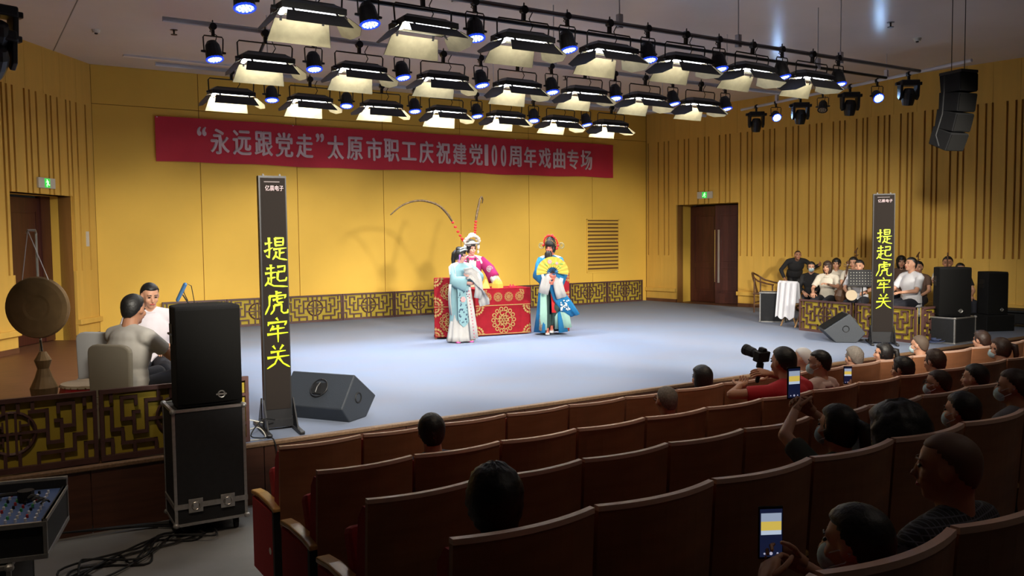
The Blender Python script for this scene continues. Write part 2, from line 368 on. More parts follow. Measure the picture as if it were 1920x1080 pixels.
# ------------------------------------------------------------------ fretwork panels
def fret_mesh(W=1.22, H=.59, t=.026, d=.03):
    b = MB()
    def bar(x0, z0, x1, z1, tt=t):
        b.box(min(x0, x1)-tt/2, max(x0, x1)+tt/2, -d, 0, min(z0, z1)-tt/2, max(z0, z1)+tt/2)
    m = .03
    for x in (-W/2+m/2, W/2-m/2): b.box(x-m/2, x+m/2, -d-.008, 0, 0, H)
    b.box(-W/2, W/2, -d-.01, 0, H-.035, H); b.box(-W/2, W/2, -d-.01, 0, 0, .045)
    c = .31; b.torus((0, -d/2, c), .165, .015, 24, 4, 'y')
    for s in (-1, 1):
        bar(s*.03, c-.16, s*.03, c+.16, .018); bar(0, c, s*.15, c, .018)
        for q in (-1, 1):
            bar(s*.06, c+q*.06, s*.12, c+q*.06, .014); bar(s*.12, c+q*.06, s*.12, c+q*.10, .014); bar(s*.06, c+q*.09, s*.06, c+q*.03, .014)
        bar(s*.05, c+.17, s*.05, H-.03); bar(s*.05, c-.17, s*.05, .04)
        bar(s*.17, c, s*.25, c); bar(s*.25, c-.10, s*.25, c+.16); bar(s*.25, c+.16, s*.13, c+.16); bar(s*.15, c+.16, s*.15, H-.03)
        bar(s*.25, c-.10, s*.35, c-.10); bar(s*.35, c-.10, s*.35, c+.07); bar(s*.35, c+.07, s*.31, c+.07); bar(s*.35, c+.02, s*.44, c+.02)
        bar(s*.44, c+.02, s*.44, c+.20); bar(s*.44, c+.20, s*.33, c+.20); bar(s*.33, c+.20, s*.33, c+.14)
        bar(s*.18, c-.18, s*.44, c-.18); bar(s*.18, c-.18, s*.18, .04); bar(s*.44, c-.18, s*.44, c-.06); bar(s*.44, c-.06, s*.52, c-.06)
        bar(s*.52, c-.06, s*.52, c+.12); bar(s*.52, c+.12, s*.60, c+.12); bar(s*.52, c-.14, s*.60, c-.14); bar(s*.35, c-.18, s*.35, .04); bar(s*.52, c-.14, s*.52, .04)
        bar(s*.52, c+.18, s*.52, H-.03)
    return b.mesh('fretwork')
FRET = fret_mesh()
def lattice(x, y, rz, label, group=None, W=1.22):
    r = thing('lattice_panel', label, 'panel', (x, y, 0), rz, group)
    o = bpy.data.objects.new('fretwork', FRET); COL.objects.link(o); o.parent = r; o.scale = (W/1.22, 1, 1)
    if not FRET.materials: FRET.materials.append(M_fret)
    box(-W/2, W/2, .001, .012, 0, .585).build('backing_board', M_fretb, r)
    for s in (-1, 1): box(s*W*.4-.015, s*W*.4+.015, .012, .12, 0, .3).build('support', M_fret, r)
    return r
nb = 10; xs0, xs1 = 3.3, 15.9; wv = (xs1-xs0)/nb
for i in range(nb):
    lattice(xs0+wv*(i+.5), YB-.15, 0, f'brown fretwork panel along the back wall, {ORD[i]} from the left', 'low fretwork panels along the back wall', wv-.01)
lattice(.27, YE+.10, 0, 'near brown fretwork panel on the stage edge, at the left picture border', 'fretwork panels on the stage edge', 1.21)
lattice(1.5, YE+.10, 0, 'near brown fretwork panel on the stage edge, beside the tall speaker', 'fretwork panels on the stage edge', 1.21)
lattice(-.96, YE+.10, 0, 'near brown fretwork panel on the stage edge, mostly beyond the left border', 'fretwork panels on the stage edge', 1.21)
rz = math.atan2(8.1-10.55, 13.07-13.32)
lattice(13.32-.125, 10.55-.61, rz, 'fretwork screen by the right orchestra, farther one behind the floor wedge', 'fretwork screens round the right orchestra')
lattice(13.07+.065, 8.1+.60, rz, 'fretwork screen by the right orchestra, nearer one behind the lettered column', 'fretwork screens round the right orchestra')
lattice(13.75, 8.10, math.radians(3), 'fretwork screen turned to the audience behind the right flight case', 'fretwork screens round the right orchestra')

# ================================================================== LIGHTING RIG
ROWY = {'A': (7.83, 2.815, 3.90, 3.95), 'B': (10.284, 3.145, 3.92, 3.95), 'C': (12.95, 3.443, 3.94, 3.94)}
RN = {'A': 'nearest', 'B': 'middle', 'C': 'farthest'}
def flap(W, L, taper, ang, name, root, mats_io, side=0):
    # leaf hinged on local x axis, hanging down -z, flared by ang
    poly = [(-W/2, 0), (W/2, 0), (W/2-taper, -L), (-W/2+taper, -L)]
    return poly
def make_soft(label, loc, group, gain=1., tilt=0., yaw=0., open_=(38, 42, 48, 48), warm=False):
    W, D, Hh = .62, .34, .10
    r = thing('stage_flood_light', label, 'stage light', loc, 0, group, rot=(tilt, 0, yaw))
    # housing: open-bottomed shell with chamfered top
    def ring(z, w2, d2): return [(-w2, -d2, z), (w2, -d2, z), (w2, d2, z), (-w2, d2, z)]
    MB().loft([ring(0, W/2, D/2), ring(.055, W/2, D/2), ring(Hh, W/2-.07, D/2-.09), ring(Hh+.012, W/2-.09, D/2-.10), ring(Hh-.01, W/2-.09, D/2-.11),
               ring(.045, W/2-.012, D/2-.012), ring(0, W/2-.012, D/2-.012)], cap=False).build('housing', M_blackm, r)
    box(-W/2+.10, W/2-.10, -D/2+.11, D/2-.11, Hh-.012, Hh+.004).build('top_plate', M_blackm, r)
    rf = MB().loft([ring(.004, W/2-.014, D/2-.014), ring(.05, W/2-.016, D/2-.016), ring(Hh-.018, W/2-.10, D/2-.12)], cap=False).box(-W/2+.10, W/2-.10, -D/2+.12, D/2-.12, Hh-.02, Hh-.016)
    rf.build('reflector', M_refl, r)
    tb = MB()
    for y in (-.09, -.03, .03, .09): tb.cap((-W/2+.05, y, .022), (W/2-.06, y, .022), .013, n=6)
    tb.build('lamp_tubes', M_tube, r)
    MB().ell((-W/2+.045, -.02, .0), (.035, .07, .04), 8, 6).build('lamp_base', M_bulb if warm else M_tube, r)
    # barn doors: near, far, left, right; each a flap with dark outside and lit inside
    gap = .028; Ls = .20
    for nm, (cx, cy), rzz, w_, an, Lf in (('near', (0, -D/2), 0, W*.93, open_[0], Ls), ('far', (0, D/2), PI, W*.93, open_[1], .25), ('left', (-W/2, 0), -PI/2, D*.95, open_[2], .22), ('right', (W/2, 0), PI/2, D*.95, open_[3], .22)):
        base = Matrix.Translation((cx, cy, -.002)) @ Matrix.Rotation(rzz, 4, 'Z') @ Matrix.Rotation(-math.radians(an), 4, 'X')
        poly = [(-w_/2+.02, -gap), (w_/2-.02, -gap), (w_/2+.03, -Lf), (-w_/2-.03, -Lf)] if nm in ('near', 'far') else [(-w_/2, -gap), (w_/2, -gap), (w_/2+.09, -Lf*.72), (w_/2-.04, -Lf), (-w_/2+.04, -Lf), (-w_/2-.09, -Lf*.72)]
        b = MB(); b.M = base; b.prism(poly, -.002, .0012, 'y')
        f = b.build('barn_door', M_blackm, r)
        b = MB(); b.M = base; b.prism([(x*.985, z) for x, z in poly], .0014, .003, 'y'); b.build('reflective_lining', M_refl, f)
        for hx in (-w_*.36, w_*.36):
            b = MB(); b.M = base; b.box(hx-.012, hx+.012, -.005, .004, -gap-.02, .01); b.build('hinge', M_blackm, f)
    # yoke
    MB().path([(-W/2-.012, 0, .03), (-W/2-.02, 0, .20), (-W/2+.0, 0, .225), (W/2-.0, 0, .225), (W/2+.02, 0, .20), (W/2+.012, 0, .03)], .009, 6).build('yoke', M_blackm, r)
    MB().box(-.018, .018, -.02, .02, .22, .30).cone((0, -.03, .34), (0, .03, .34), .045, .045, 10).cap((0, .0, .36), (0, 0, .41), .012, .008).build('clamp', M_blackm, r)
    for s in (-1, 1): MB().cone((s*(W/2), 0, .03), (s*(W/2+.045), 0, .03), .02, .014, 8).build('tilt_knob', M_blackm, r)
    MB().path([(.08, .0, .10), (.13, .02, .18), (.09, .03, .26), (.14, .02, .36)], .006, 5).build('cable', M_black, r)
    area_light('flood_lamp', (0, 0, .012), W-.12, D-.10, SOFT_POWER*gain, (1., .94, .84), parent=r)
    return r
def make_par(label, loc, group, rot=(0, 0, 0), lit=True, power=None, name='par_can'):
    r = thing(name, label, 'stage light', loc, rot[2], group)
    BT = Euler((rot[0], rot[1], 0)).to_matrix().to_4x4()
    def TB(): b_ = MB(); b_.M = BT; return b_
    TB().loft([[(q*math.cos(2*PI*k/16), q*math.sin(2*PI*k/16), z) for k in range(16)] for z, q in ((.13, .03), (.125, .055), (.08, .082), (.0, .092), (-.07, .096), (-.075, .10), (-.085, .10), (-.085, .096))]).build('body', M_blackm, r, smooth=False)
    TB().torus((0, 0, -.088), .092, .012, 18, 6).build('front_ring', M_parb if lit else M_blackm, r)
    TB().cone((0, 0, -.086), (0, 0, -.084), .088, .088, 16).build('face', M_parb if lit else M_black, r)
    le = TB()
    for n_, q in ((1, 0), (6, .032), (12, .064)):
        for k in range(n_): a = 2*PI*k/n_; le.ell((q*math.cos(a), q*math.sin(a), -.090), (.0135, .0135, .008), 7, 4)
    le.build('led_lenses', M_pare if lit else M_steel, r)
    MB().path([(-.105, 0, 0), (-.112, 0, .16), (-.10, 0, .18), (.10, 0, .18), (.112, 0, .16), (.105, 0, 0)], .008, 6).build('yoke', M_blackm, r)
    MB().box(-.016, .016, -.018, .018, .175, .26).cone((0, -.03, .29), (0, .03, .29), .042, .042, 10).cap((0, 0, .31), (0, 0, .36), .011, .007).build('clamp', M_blackm, r)
    for s in (-1, 1): MB().cone((s*.095, 0, 0), (s*.14, 0, 0), .018, .012, 8).build('tilt_knob', M_blackm, r)
    MB().path([(.03, .02, .12), (.05, .03, .2), (-.03, .03, .24), (.04, .02, .31)], .006, 5).build('cable', M_black, r)
    if lit:
        l = bpy.data.lights.new('led_lamp', 'SPOT'); l.energy = power or PAR_POWER; l.color = (.42, .66, 1.); l.spot_size = math.radians(75); l.spot_blend = .6; l.shadow_soft_size = .08
        o = bpy.data.objects.new('led_lamp', l); COL.objects.link(o); o.parent = r; o.location = BT @ Vector((0, 0, -.11)); o.rotation_euler = (rot[0], rot[1], 0)
    return r
for R_, (yy, x0, z0, z1) in ROWY.items():
    g1 = f'flood lights on the {RN[R_]} lighting bar'; g2 = f'blue-lit par cans on the {RN[R_]} lighting bar'
    for i in range(7):
        z = z0+(z1-z0)*i/6
        warm = (R_ == 'A' and i in (1,)) or (R_ == 'C' and i == 6)
        tl = math.radians({'A': [2, 3, 4, 2, 5, 4, 5], 'B': [4, 2, 5, 3, 5, 3, 5], 'C': [5, 3, 6, 2, 5, 4, 6]}[R_][i])
        if R_ == 'A' and i == 1: tl = math.radians(-3)
        make_soft(f'black barn-door flood light on the {RN[R_]} lighting bar, {ORD[i]} from the left', (x0+1.2*i, yy, z), g1, tilt=tl, yaw=math.radians([0, 2, -2, 1, -1, 2, 0][i]),
                  open_=(46+4*(i % 2), 24+4*(i % 3), 36+6*(i % 3), 40+5*((i+1) % 3)), warm=warm, gain={'A': .35, 'B': .6, 'C': 2.2}[R_])
    xs = [-.5+k for k in range(8)] if R_ in 'AB' else [.5+k for k in range(6)]
    for j, k in enumerate(xs):
        make_par(f'blue-lit par can on the {RN[R_]} lighting bar, {ORD[j]} from the left', (x0+1.2*k, yy, z0+(z1-z0)*max(k, 0)/6+.06), g2, rot=(math.radians(-13), math.radians(random.uniform(-6, 6)), 0), power=PAR_POWER*{'A': .3, 'B': .55, 'C': 2.8}[R_])
# spotlight bodies added out of view to carry the front fill
for j, (fx_, fy_, ax_, ay_, pw_) in enumerate(FRONT):
    e_ = (Vector((ax_, ay_, -1.45))-Vector((fx_, fy_, 4.0))).to_track_quat('-Z', 'Y').to_euler()
    t = thing('added_spotlight', f'added unseen black spotlight above the auditorium, {ORD[j]} from the left', 'stage light', (fx_, fy_, 4.0), 0, 'added front spotlights above the auditorium', rot=e_)
    MB().loft([[(q*math.cos(2*PI*k/14), q*math.sin(2*PI*k/14), z) for k in range(14)] for z, q in ((.40, .03), (.39, .09), (.12, .10), (.1, .07), (.02, .075), (.02, .06), (.06, .06))], cap=False).build('body', M_blackm, t)
    MB().path([(-.11, 0, .25), (-.12, .2, .25), (.12, .2, .25), (.11, 0, .25)], .01, 6).build('yoke', M_blackm, t)
# pipes
zp = 4.27
def pipe(name, label, pts, r_, m, drops=()):
    t = thing(name, label, 'pipe'); MB().path(pts, r_, 8).build('tube', m, t)
    for x, y in drops: MB().box(x-.03, x+.03, y-.03, y+.03, pts[0][2], pts[0][2]+.16).cone((x, y, pts[0][2]), (x, y, ZC), .008, .008, 6).build('hanger', M_pipew, t)
    return t
pipe('lighting_bar', 'added grey pipe bar carrying the unseen front spotlights above the auditorium', [(0, 1.45, 4.26), (11.5, 1.45, 4.26)], .028, M_pipe, [(x, 1.45) for x in (1, 5, 9, 11)])
pipe('lighting_bar', 'grey pipe bar carrying the nearest row of stage lights', [(-1, 7.83, 4.24), (12.6, 7.83, 4.31)], .028, M_pipe, [(x, 7.86) for x in (.9, 4.4, 6.6, 8.6, 10.7)])
pipe('lighting_bar', 'dark pipe running just behind the nearest light bar', [(2, 8.4, 4.27), (12.6, 8.4, 4.30)], .024, M_blackm, [(3.6, 8.4), (10.9, 8.4)])
pipe('lighting_bar', 'pale pipe bar carrying the middle row of stage lights', [(2.0, 10.284, 4.29), (12.6, 10.284, 4.31)], .03, M_pipew, [(x, 10.3) for x in (3.8, 7.4, 11.0)])
pipe('lighting_bar', 'pale pipe bar carrying the farthest row of stage lights', [(2.4, 12.95, 4.3), (13.2, 12.95, 4.3)], .03, M_pipew, [(x, 12.96) for x in (4.0, 8.0, 12.0)])
pa, pb = P(1390, 206, 4.72), P(1822, 113, 4.72)
pipe('lighting_bar', 'pale pipe bar on the right running towards the wall, carrying moving heads', [pa, pb], .03, M_pipew, [(pa.x*.8+pb.x*.2, pa.y*.8+pb.y*.2), (pa.x*.3+pb.x*.7, pa.y*.3+pb.y*.7)])
pipe('conduit', 'bent dark conduit below the left end of the middle light bar', [(3.2, 10.5, 4.2), (3.2, 10.7, 4.1), (3.3, 11.2, 4.08), (3.9, 12.8, 4.12)], .02, M_blackm)
def on_bar(px, drop):
    lo, hi = 0., 1.
    for _ in range(40):
        m_ = (lo+hi)/2; v = pa.lerp(pb, m_)-Vector((0, 0, EYE)); u = 960+F_PX*v.dot(Vector(CX))/v.dot(Vector(CF))
        lo, hi = (m_, hi) if u < px else (lo, m_)
    q = pa.lerp(pb, lo); return Vector((q.x, q.y, q.z-drop))
def moving_head(label, loc, yaw, tilt):
    r = thing('moving_head_light', label, 'stage light', loc, yaw, 'moving heads on the right lighting bar')
    MB().box(-.17, .17, -.11, .11, -.10, -.0).build('base', M_blackm, r, bevel=.02)
    for s in (-1, 1):
        MB().prism([(-.09, -.08), (.09, -.08), (.07, -.30), (0, -.36), (-.07, -.30)], s*.15-.025, s*.15+.025, 'x').build('arm', M_blackm, r, bevel=.01)
        MB().box(s*.20-.035, s*.20+.035, -.04, .04, -.09, -.03).build('handle', M_blackm, r, bevel=.01)
    b = MB(); b.M = Matrix.Translation((0, 0, -.28)) @ Matrix.Rotation(tilt, 4, 'X')
    b.loft([[(q*math.cos(2*PI*k/14), q*math.sin(2*PI*k/14), z) for k in range(14)] for z, q in ((.14, .04), (.13, .08), (.05, .115), (-.06, .115), (-.14, .10), (-.17, .09), (-.17, .08), (-.16, .07))]).build('head', M_blackm, r)
    b2 = MB(); b2.M = b.M; b2.ell((0, 0, -.16), (.075, .075, .02), 12, 6).build('lens', mat('lens_dark', (.02, .025, .04), .1), r)
    MB().box(-.02, .02, -.02, .02, 0, .09).cone((0, -.05, .12), (0, .05, .12), .045, .045, 10).build('clamp', M_blackm, r)
    return r
for px, py, lab in ((1418, 203, 'black moving head light on the right bar, farthest one'), (1501, 190, 'black moving head light on the right bar, second from far end'), (1594, 172, 'black moving head light on the right bar, third from far end'), (1704, 147, 'black moving head light on the right bar, nearest the hanging speaker')):
    q = on_bar(px, .12); moving_head(lab, q, math.radians(-35), math.radians(12))
for px, py, lt, lab in ((1455, 215, 1, 'blue-lit par can pointing at the audience, on right bar, farther one'), (1543, 197, 0, 'unlit dark par can on the right bar between moving heads'), (1645, 180, 1, 'blue-lit par can pointing at the audience, on right bar, nearer one')):
    q = on_bar(px, .29); make_par(lab, q, 'par cans on the right lighting bar', rot=(math.radians(-52), 0, math.radians(-32)) if lt else (math.radians(-30), 0, math.radians(-60)), lit=bool(lt), power=14)
for o in bpy.data.objects:
    if o.name.startswith('led_lenses') and o.parent and o.parent.get('group') == 'par cans on the right lighting bar' and o.parent['label'].startswith('blue'):
        o.data.materials[0] = mat('par_led_direct', (.3, .5, 1), .5, emit=(.45, .75, 1.), es=60.)
for px, py, lab in ((-8, 50, 'black moving head at the upper left picture border, upper one'), (-10, 96, 'black moving head at the upper left picture border, lower one')):
    d = Vector(ray(px, py)); q = Vector((0, 0, EYE))+d*8.0; r = moving_head(lab, q+Vector((0, 0, .2)), .3, math.radians(40)); r['group'] = 'moving heads by the left wall'
pipe('hanging_bar', 'dark bar holding moving heads by the left wall', [Vector((0, 0, EYE))+Vector(ray(-60, 40))*8.0+Vector((0, 0, .32)), Vector((0, 0, EYE))+Vector(ray(-8, 44))*8.0+Vector((0, 0, .32))], .025, M_blackm)
# line array speaker
q = Vector((0, 0, EYE))+Vector(ray(1797, 140))*12.2
la = thing('line_array_speaker', 'tall black curved line array speaker hanging at the right', 'speaker', (q.x, q.y, 0), math.radians(-12))
zt = 4.06; ang = 0.; y = 0.
for i in range(4):
    b = MB(); b.M = Matrix.Translation((0, y, zt)) @ Matrix.Rotation(ang, 4, 'X')
    b.prism([(-.18, 0), (.18, 0), (.15, -.26), (-.18, -.26)], -.17, .17, 'x').build('cabinet', M_spk, la, bevel=.012)
    b2 = MB(); b2.M = b.M; b2.box(-.16, .16, -.19, -.175, -.245, -.015).build('grille', M_grille, la)
    zt -= .262*math.cos(ang); y += .262*math.sin(ang); ang += math.radians(8)
MB().box(-.16, .16, -.19, .19, 4.06, 4.10).cone((0, -.1, 4.1), (0, -.1, ZC), .006, .006, 5).cone((0, .12, 4.1), (0, .12, ZC), .006, .006, 5).build('rigging', M_blackm, la)
MB().path([(-.21, .05, 4.05), (-.27, .0, 3.8), (-.24, .05, 3.5), (-.30, .1, 3.2), (-.24, .1, 3.05)], .012, 6).build('cable', M_black, la)
# ceiling fittings
for px, py, lab in ((180, 56, 'small white smoke detector on the ceiling at upper left'), (1720, 72, 'small round detector on the ceiling at upper right')):
    q = P(px, py, ZC); t = thing('smoke_detector', lab, 'detector', q); MB().cone((0, 0, -.05), (0, 0, 0), .05, .07, 14).build('body', M_wplas, t); MB().cone((0, 0, -.07), (0, 0, -.05), .02, .03, 10).build('sensor', M_blackm, t)
for px, py, lab in ((326, 56, 'small sprinkler head on the ceiling left of the middle bar'), (1060, 143, 'small sprinkler head between the middle and farthest bars'), (1670, 42, 'dark sprinkler head on the blue-lit ceiling patch')):
    q = P(px, py, ZC); t = thing('sprinkler', lab, 'sprinkler', q); MB().cone((0, 0, -.07), (0, 0, 0), .012, .016, 8).build('stem', M_blackm, t); MB().cone((0, 0, -.08), (0, 0, -.072), .05, .05, 10).cone((0, 0, -.004), (0, 0, 0), .06, .06, 12).build('plate', M_blackm, t)
for (x0_, y0_, x1_) in ((-.6, 9.6, 1.6), (2.6, 16.9, 4.6)):
    t = box(x0_, x1_, y0_, y0_+.12, ZC-.03, ZC).build('ceiling_slot', M_ceil2); tag(t, 'narrow pale slot diffuser on the ceiling ' + ('near the upper left corner' if y0_ < 12 else 'above the back wall left part'), 'vent')

# ================================================================== LED COLUMNS
GLY = {
'提': [[(8,70),(38,75)],[(25,96),(26,40),(24,12),(12,22)],[(5,38),(40,54)],[(50,94),(50,60)],[(50,92),(84,94),(82,62)],[(52,77),(80,78)],[(52,63),(82,64)],[(42,47),(96,52)],[(68,49),(67,12)],[(68,31),(88,34)],[(54,38),(50,20),(38,4)],[(46,22),(66,8),(98,2)]],
'起': [[(12,80),(46,84)],[(30,97),(30,62)],[(6,60),(52,65)],[(30,62),(30,18)],[(30,41),(48,44)],[(20,44),(18,26),(4,8)],[(12,24),(40,8),(98,4)],[(56,87),(88,91),(85,64)],[(58,66),(86,68)],[(58,66),(56,36),(64,28),(90,30),(94,44)]],
'虎': [[(50,100),(49,80)],[(50,91),(72,93)],[(20,78),(90,82),(82,68)],[(22,78),(20,40),(2,2)],[(34,62),(76,70)],[(52,77),(52,55),(58,50),(78,53)],[(40,40),(38,20),(24,2)],[(40,40),(70,43),(69,14),(78,6),(94,8),(96,22)]],
'牢': [[(46,100),(55,89)],[(16,84),(12,68)],[(16,80),(90,84),(80,68)],[(34,68),(20,46)],[(28,54),(80,58)],[(8,32),(94,37)],[(52,70),(52,-2)]],
'关': [[(30,97),(40,82)],[(72,99),(58,80)],[(20,70),(82,75)],[(6,47),(96,53)],[(50,74),(50,50),(36,22),(4,2)],[(52,47),(70,22),(98,4)]]}
def brush(ch, size, depth=.006):
    b = MB(); k = size/100
    for st in GLY[ch]:
        pts = [st[0]]
        for a, c in zip(st[:-1], st[1:]):
            for j in (1, 2, 3): pts.append((a[0]+(c[0]-a[0])*j/3, a[1]+(c[1]-a[1])*j/3))
        n = len(pts); L = []; R = []
        for i, p in enumerate(pts):
            a = pts[max(i-1, 0)]; c = pts[min(i+1, n-1)]; dx, dy = c[0]-a[0], c[1]-a[1]; l = math.hypot(dx, dy) or 1
            t = i/(n-1); w_ = 4.3*(1.25-.55*math.sin(t*PI)) * (1 if t < .8 else 1.0-.9*(t-.8)/.2*.8)
            L.append(((p[0]-dy/l*w_)*k, (p[1]+dx/l*w_)*k)); R.append(((p[0]+dy/l*w_)*k, (p[1]-dx/l*w_)*k))
        for i in range(n-1):
            b.prism([L[i], L[i+1], R[i+1], R[i]], -depth, 0, 'y')
    return b
def led_column(x, y, yaw, label, ztop, W=.27, tops=(.0,)):
    r = thing('led_column', label, 'sign', (x, y, 0), yaw)
    MB().box(-W/2, W/2, -.03, .06, .10, ztop).build('housing', M_blackm, r)
    box(-W/2+.015, W/2-.012, -.036, -.03, .20, ztop-.02).build('led_face', M_ledface, r)
    MB().box(-W/2-.03, W/2+.03, -.05, .09, .03, .10).build('foot_box', M_blackm, r)
    for s in (-1, 1):
        MB().box(s*(W/2+.02)-.025, s*(W/2+.02)+.025, -.36, .36, 0, .035).build('foot', M_blackm, r, bevel=.01)
        MB().prism([(-.24, .035), (-.05, .30), (-.03, .30), (-.03, .035)], s*(W/2+.01)-.006, s*(W/2+.01)+.006, 'x').prism([(.24, .035), (.07, .30), (.06, .30), (.06, .035)], s*(W/2+.01)-.006, s*(W/2+.01)+.006, 'x').build('gusset', M_blackm, r)
    for s in (-1, 1): MB().cone((s*W*.3, .01, ztop), (s*W*.3, .01, ztop+.02), .012, .008, 8).build('top_screw', M_steel, r)
    for i, ch in enumerate('提起虎牢关'):
        zc = tops[0]-i*tops[1]; b = brush(ch, tops[2]); o = b.build('character', M_led, r); o.location = (-tops[2]/2+.008, -.037, zc-tops[2]/2)
    me = text_mesh('亿晨电子', W*.66, .05, .002); me.materials.append(M_let); o = bpy.data.objects.new('small_lettering', me); COL.objects.link(o); o.parent = r; o.location = (.015, -.038, ztop-.115); o.rotation_euler = (PI/2, 0, 0)
    MB().box(-W*.31, W*.25, -.038, -.036, ztop-.062, ztop-.052).build('fine_print_line', mat('fine_print', (.16, .13, .13), .7), r)
    return r
def zz(px, py, x, y): return zat(px, py, x, y)
sx, sy = 2.47, 7.98
zt = zz(510, 330, sx, sy); a = zz(518, 472, sx, sy); b_ = zz(522, 668, sx, sy)
led_column(sx, sy, math.radians(-6), 'black LED column with glowing yellow characters beside the left floor wedge', zt, .255, (zz(516, 466, sx, sy), (zz(516, 466, sx, sy)-zz(520, 668, sx, sy))/4, .225))
sx, sy = 12.62, 8.42
zt = zz(1668, 363, sx, sy); a = zz(1668, 452, sx, sy); b_ = zz(1664, 566, sx, sy)
led_column(sx, sy, math.radians(-48), 'black LED column with glowing yellow characters beside the right orchestra', zt, .33, (zz(1668, 443, sx, sy), (zz(1668, 443, sx, sy)-zz(1664, 565, sx, sy))/4, .245))

# ================================================================== SPEAKERS, WEDGES, CASES
def wedge(x, y, rz, L, D, H_, label, flip=False):
    r = thing('floor_monitor', label, 'speaker', (x, y, 0), rz)
    prof = [(-.17, .0), (.12, .0), (.30, .19), (-.07, .46), (-.30, .15)]      # (y,z)
    prof = [(y_*D, z_*H_) for y_, z_ in prof]
    MB().prism(prof, -L/2, L/2, 'x').build('cabinet', mat('monitor_bluish_lit', (.028, .034, .044), .5, noise=.2, nscale=150, bump=.2), r, bevel=.012)  # bluish stage light reflected off the cabinet is put into this colour
    b = MB(); p0, p1 = prof[2], prof[3]
    n = Vector((0, (p1[1]-p0[1]), -(p1[0]-p0[0]))).normalized()
    b.add([(-L/2+.03, p0[0]-.02+n.y*.006, p0[1]+.02+n.z*.006), (L/2-.03, p0[0]-.02+n.y*.006, p0[1]+.02+n.z*.006), (L/2-.03, p1[0]+.02+n.y*.006, p1[1]-.015+n.z*.006), (-L/2+.03, p1[0]+.02+n.y*.006, p1[1]-.015+n.z*.006)], [(0, 1, 2, 3)]).build('grille', M_grille, r)
    # handle pocket on the sloping rear face
    m = Vector((0, (prof[3][0]+prof[4][0])/2, (prof[3][1]+prof[4][1])/2)); an = math.atan2(prof[3][1]-prof[4][1], prof[3][0]-prof[4][0])
    b = MB(); b.M = Matrix.Translation((L*.05, m.y-.006, m.z+.02)) @ Matrix.Rotation(an-PI/2, 4, 'X')
    b.prism([(-.09, -.04), (-.075, .05), (.07, .06), (.10, -.02), (.07, -.065), (-.06, -.065)], -.004, .006, 'y').build('handle_recess', M_black, r)
    b2 = MB(); b2.M = b.M; b2.path([(-.02, -.012, -.055), (-.015, -.022, 0), (-.005, -.012, .055)], .009, 6).build('handle_bar', M_blackm, r)
    b3 = MB(); b3.M = b.M; b3.torus((0, -.006, 0), .095, .006, 20, 5, 'y').build('handle_rim', M_blackm, r)
    for s in (-1, 1):
        MB().torus((s*(L/2+.001), -.02, H_*.22), .05, .008, 14, 5, 'x').build('side_socket', M_black, r)
        for q in (-1, 1): box(s*L*.38-.03, s*L*.38+.03, q*.10-.05, q*.10+.01, -.0, .006).build('rubber_foot', M_black, r)
    return r
q = P(612, 790); wedge(3.08, 8.27, math.radians(-57), .76, 1., 1., 'large black floor monitor wedge lying behind the left lettered column')
wedge(12.42, 9.05, math.radians(48), .55, 1.12, 1.05, 'grey-black floor monitor wedge in front of the right fretwork screen', True)
def pa_speaker(name, x, y, z, rz, W, D, H_, label, handle=True):
    r = thing(name, label, 'speaker', (x, y, z), rz)
    f = [(-W/2, -D/2), (W/2, -D/2), (W/2, D*.15), (W*.32, D/2), (-W*.32, D/2), (-W/2, D*.15)]
    MB().prism(f, 0, H_).build('cabinet', M_spk, r, bevel=.015)
    MB().loft([[(x_, -D/2-.003-.018*(1-(2*x_/W)**2), z_) for x_ in [W*(-.49+.98*i/10) for i in range(11)]] + [(W*.49, -D/2+.004, z_), (-W*.49, -D/2+.004, z_)] for z_ in (.03, H_-.03)]).build('grille', M_grille, r)
    MB().torus((W*.16, -D/2-.024, .09), .026, .006, 14, 5, 'y').box(W*.16-.04, W*.16+.04, -D/2-.024, -D/2-.020, .084, .096).build('round_badge', M_alu, r)
    for s in (-1, 1):
        MB().box(s*(W/2+.002)-.004, s*(W/2+.002)+.004, -D*.22, D*.1, H_*.62, H_*.82).build('handle_recess', M_black, r, bevel=.003)
        MB().cone((s*(W/2+.012), -D*.22, H_*.72), (s*(W/2+.012), D*.1, H_*.72), .01, .01, 6).build('handle_bar', M_blackm, r)
    return r
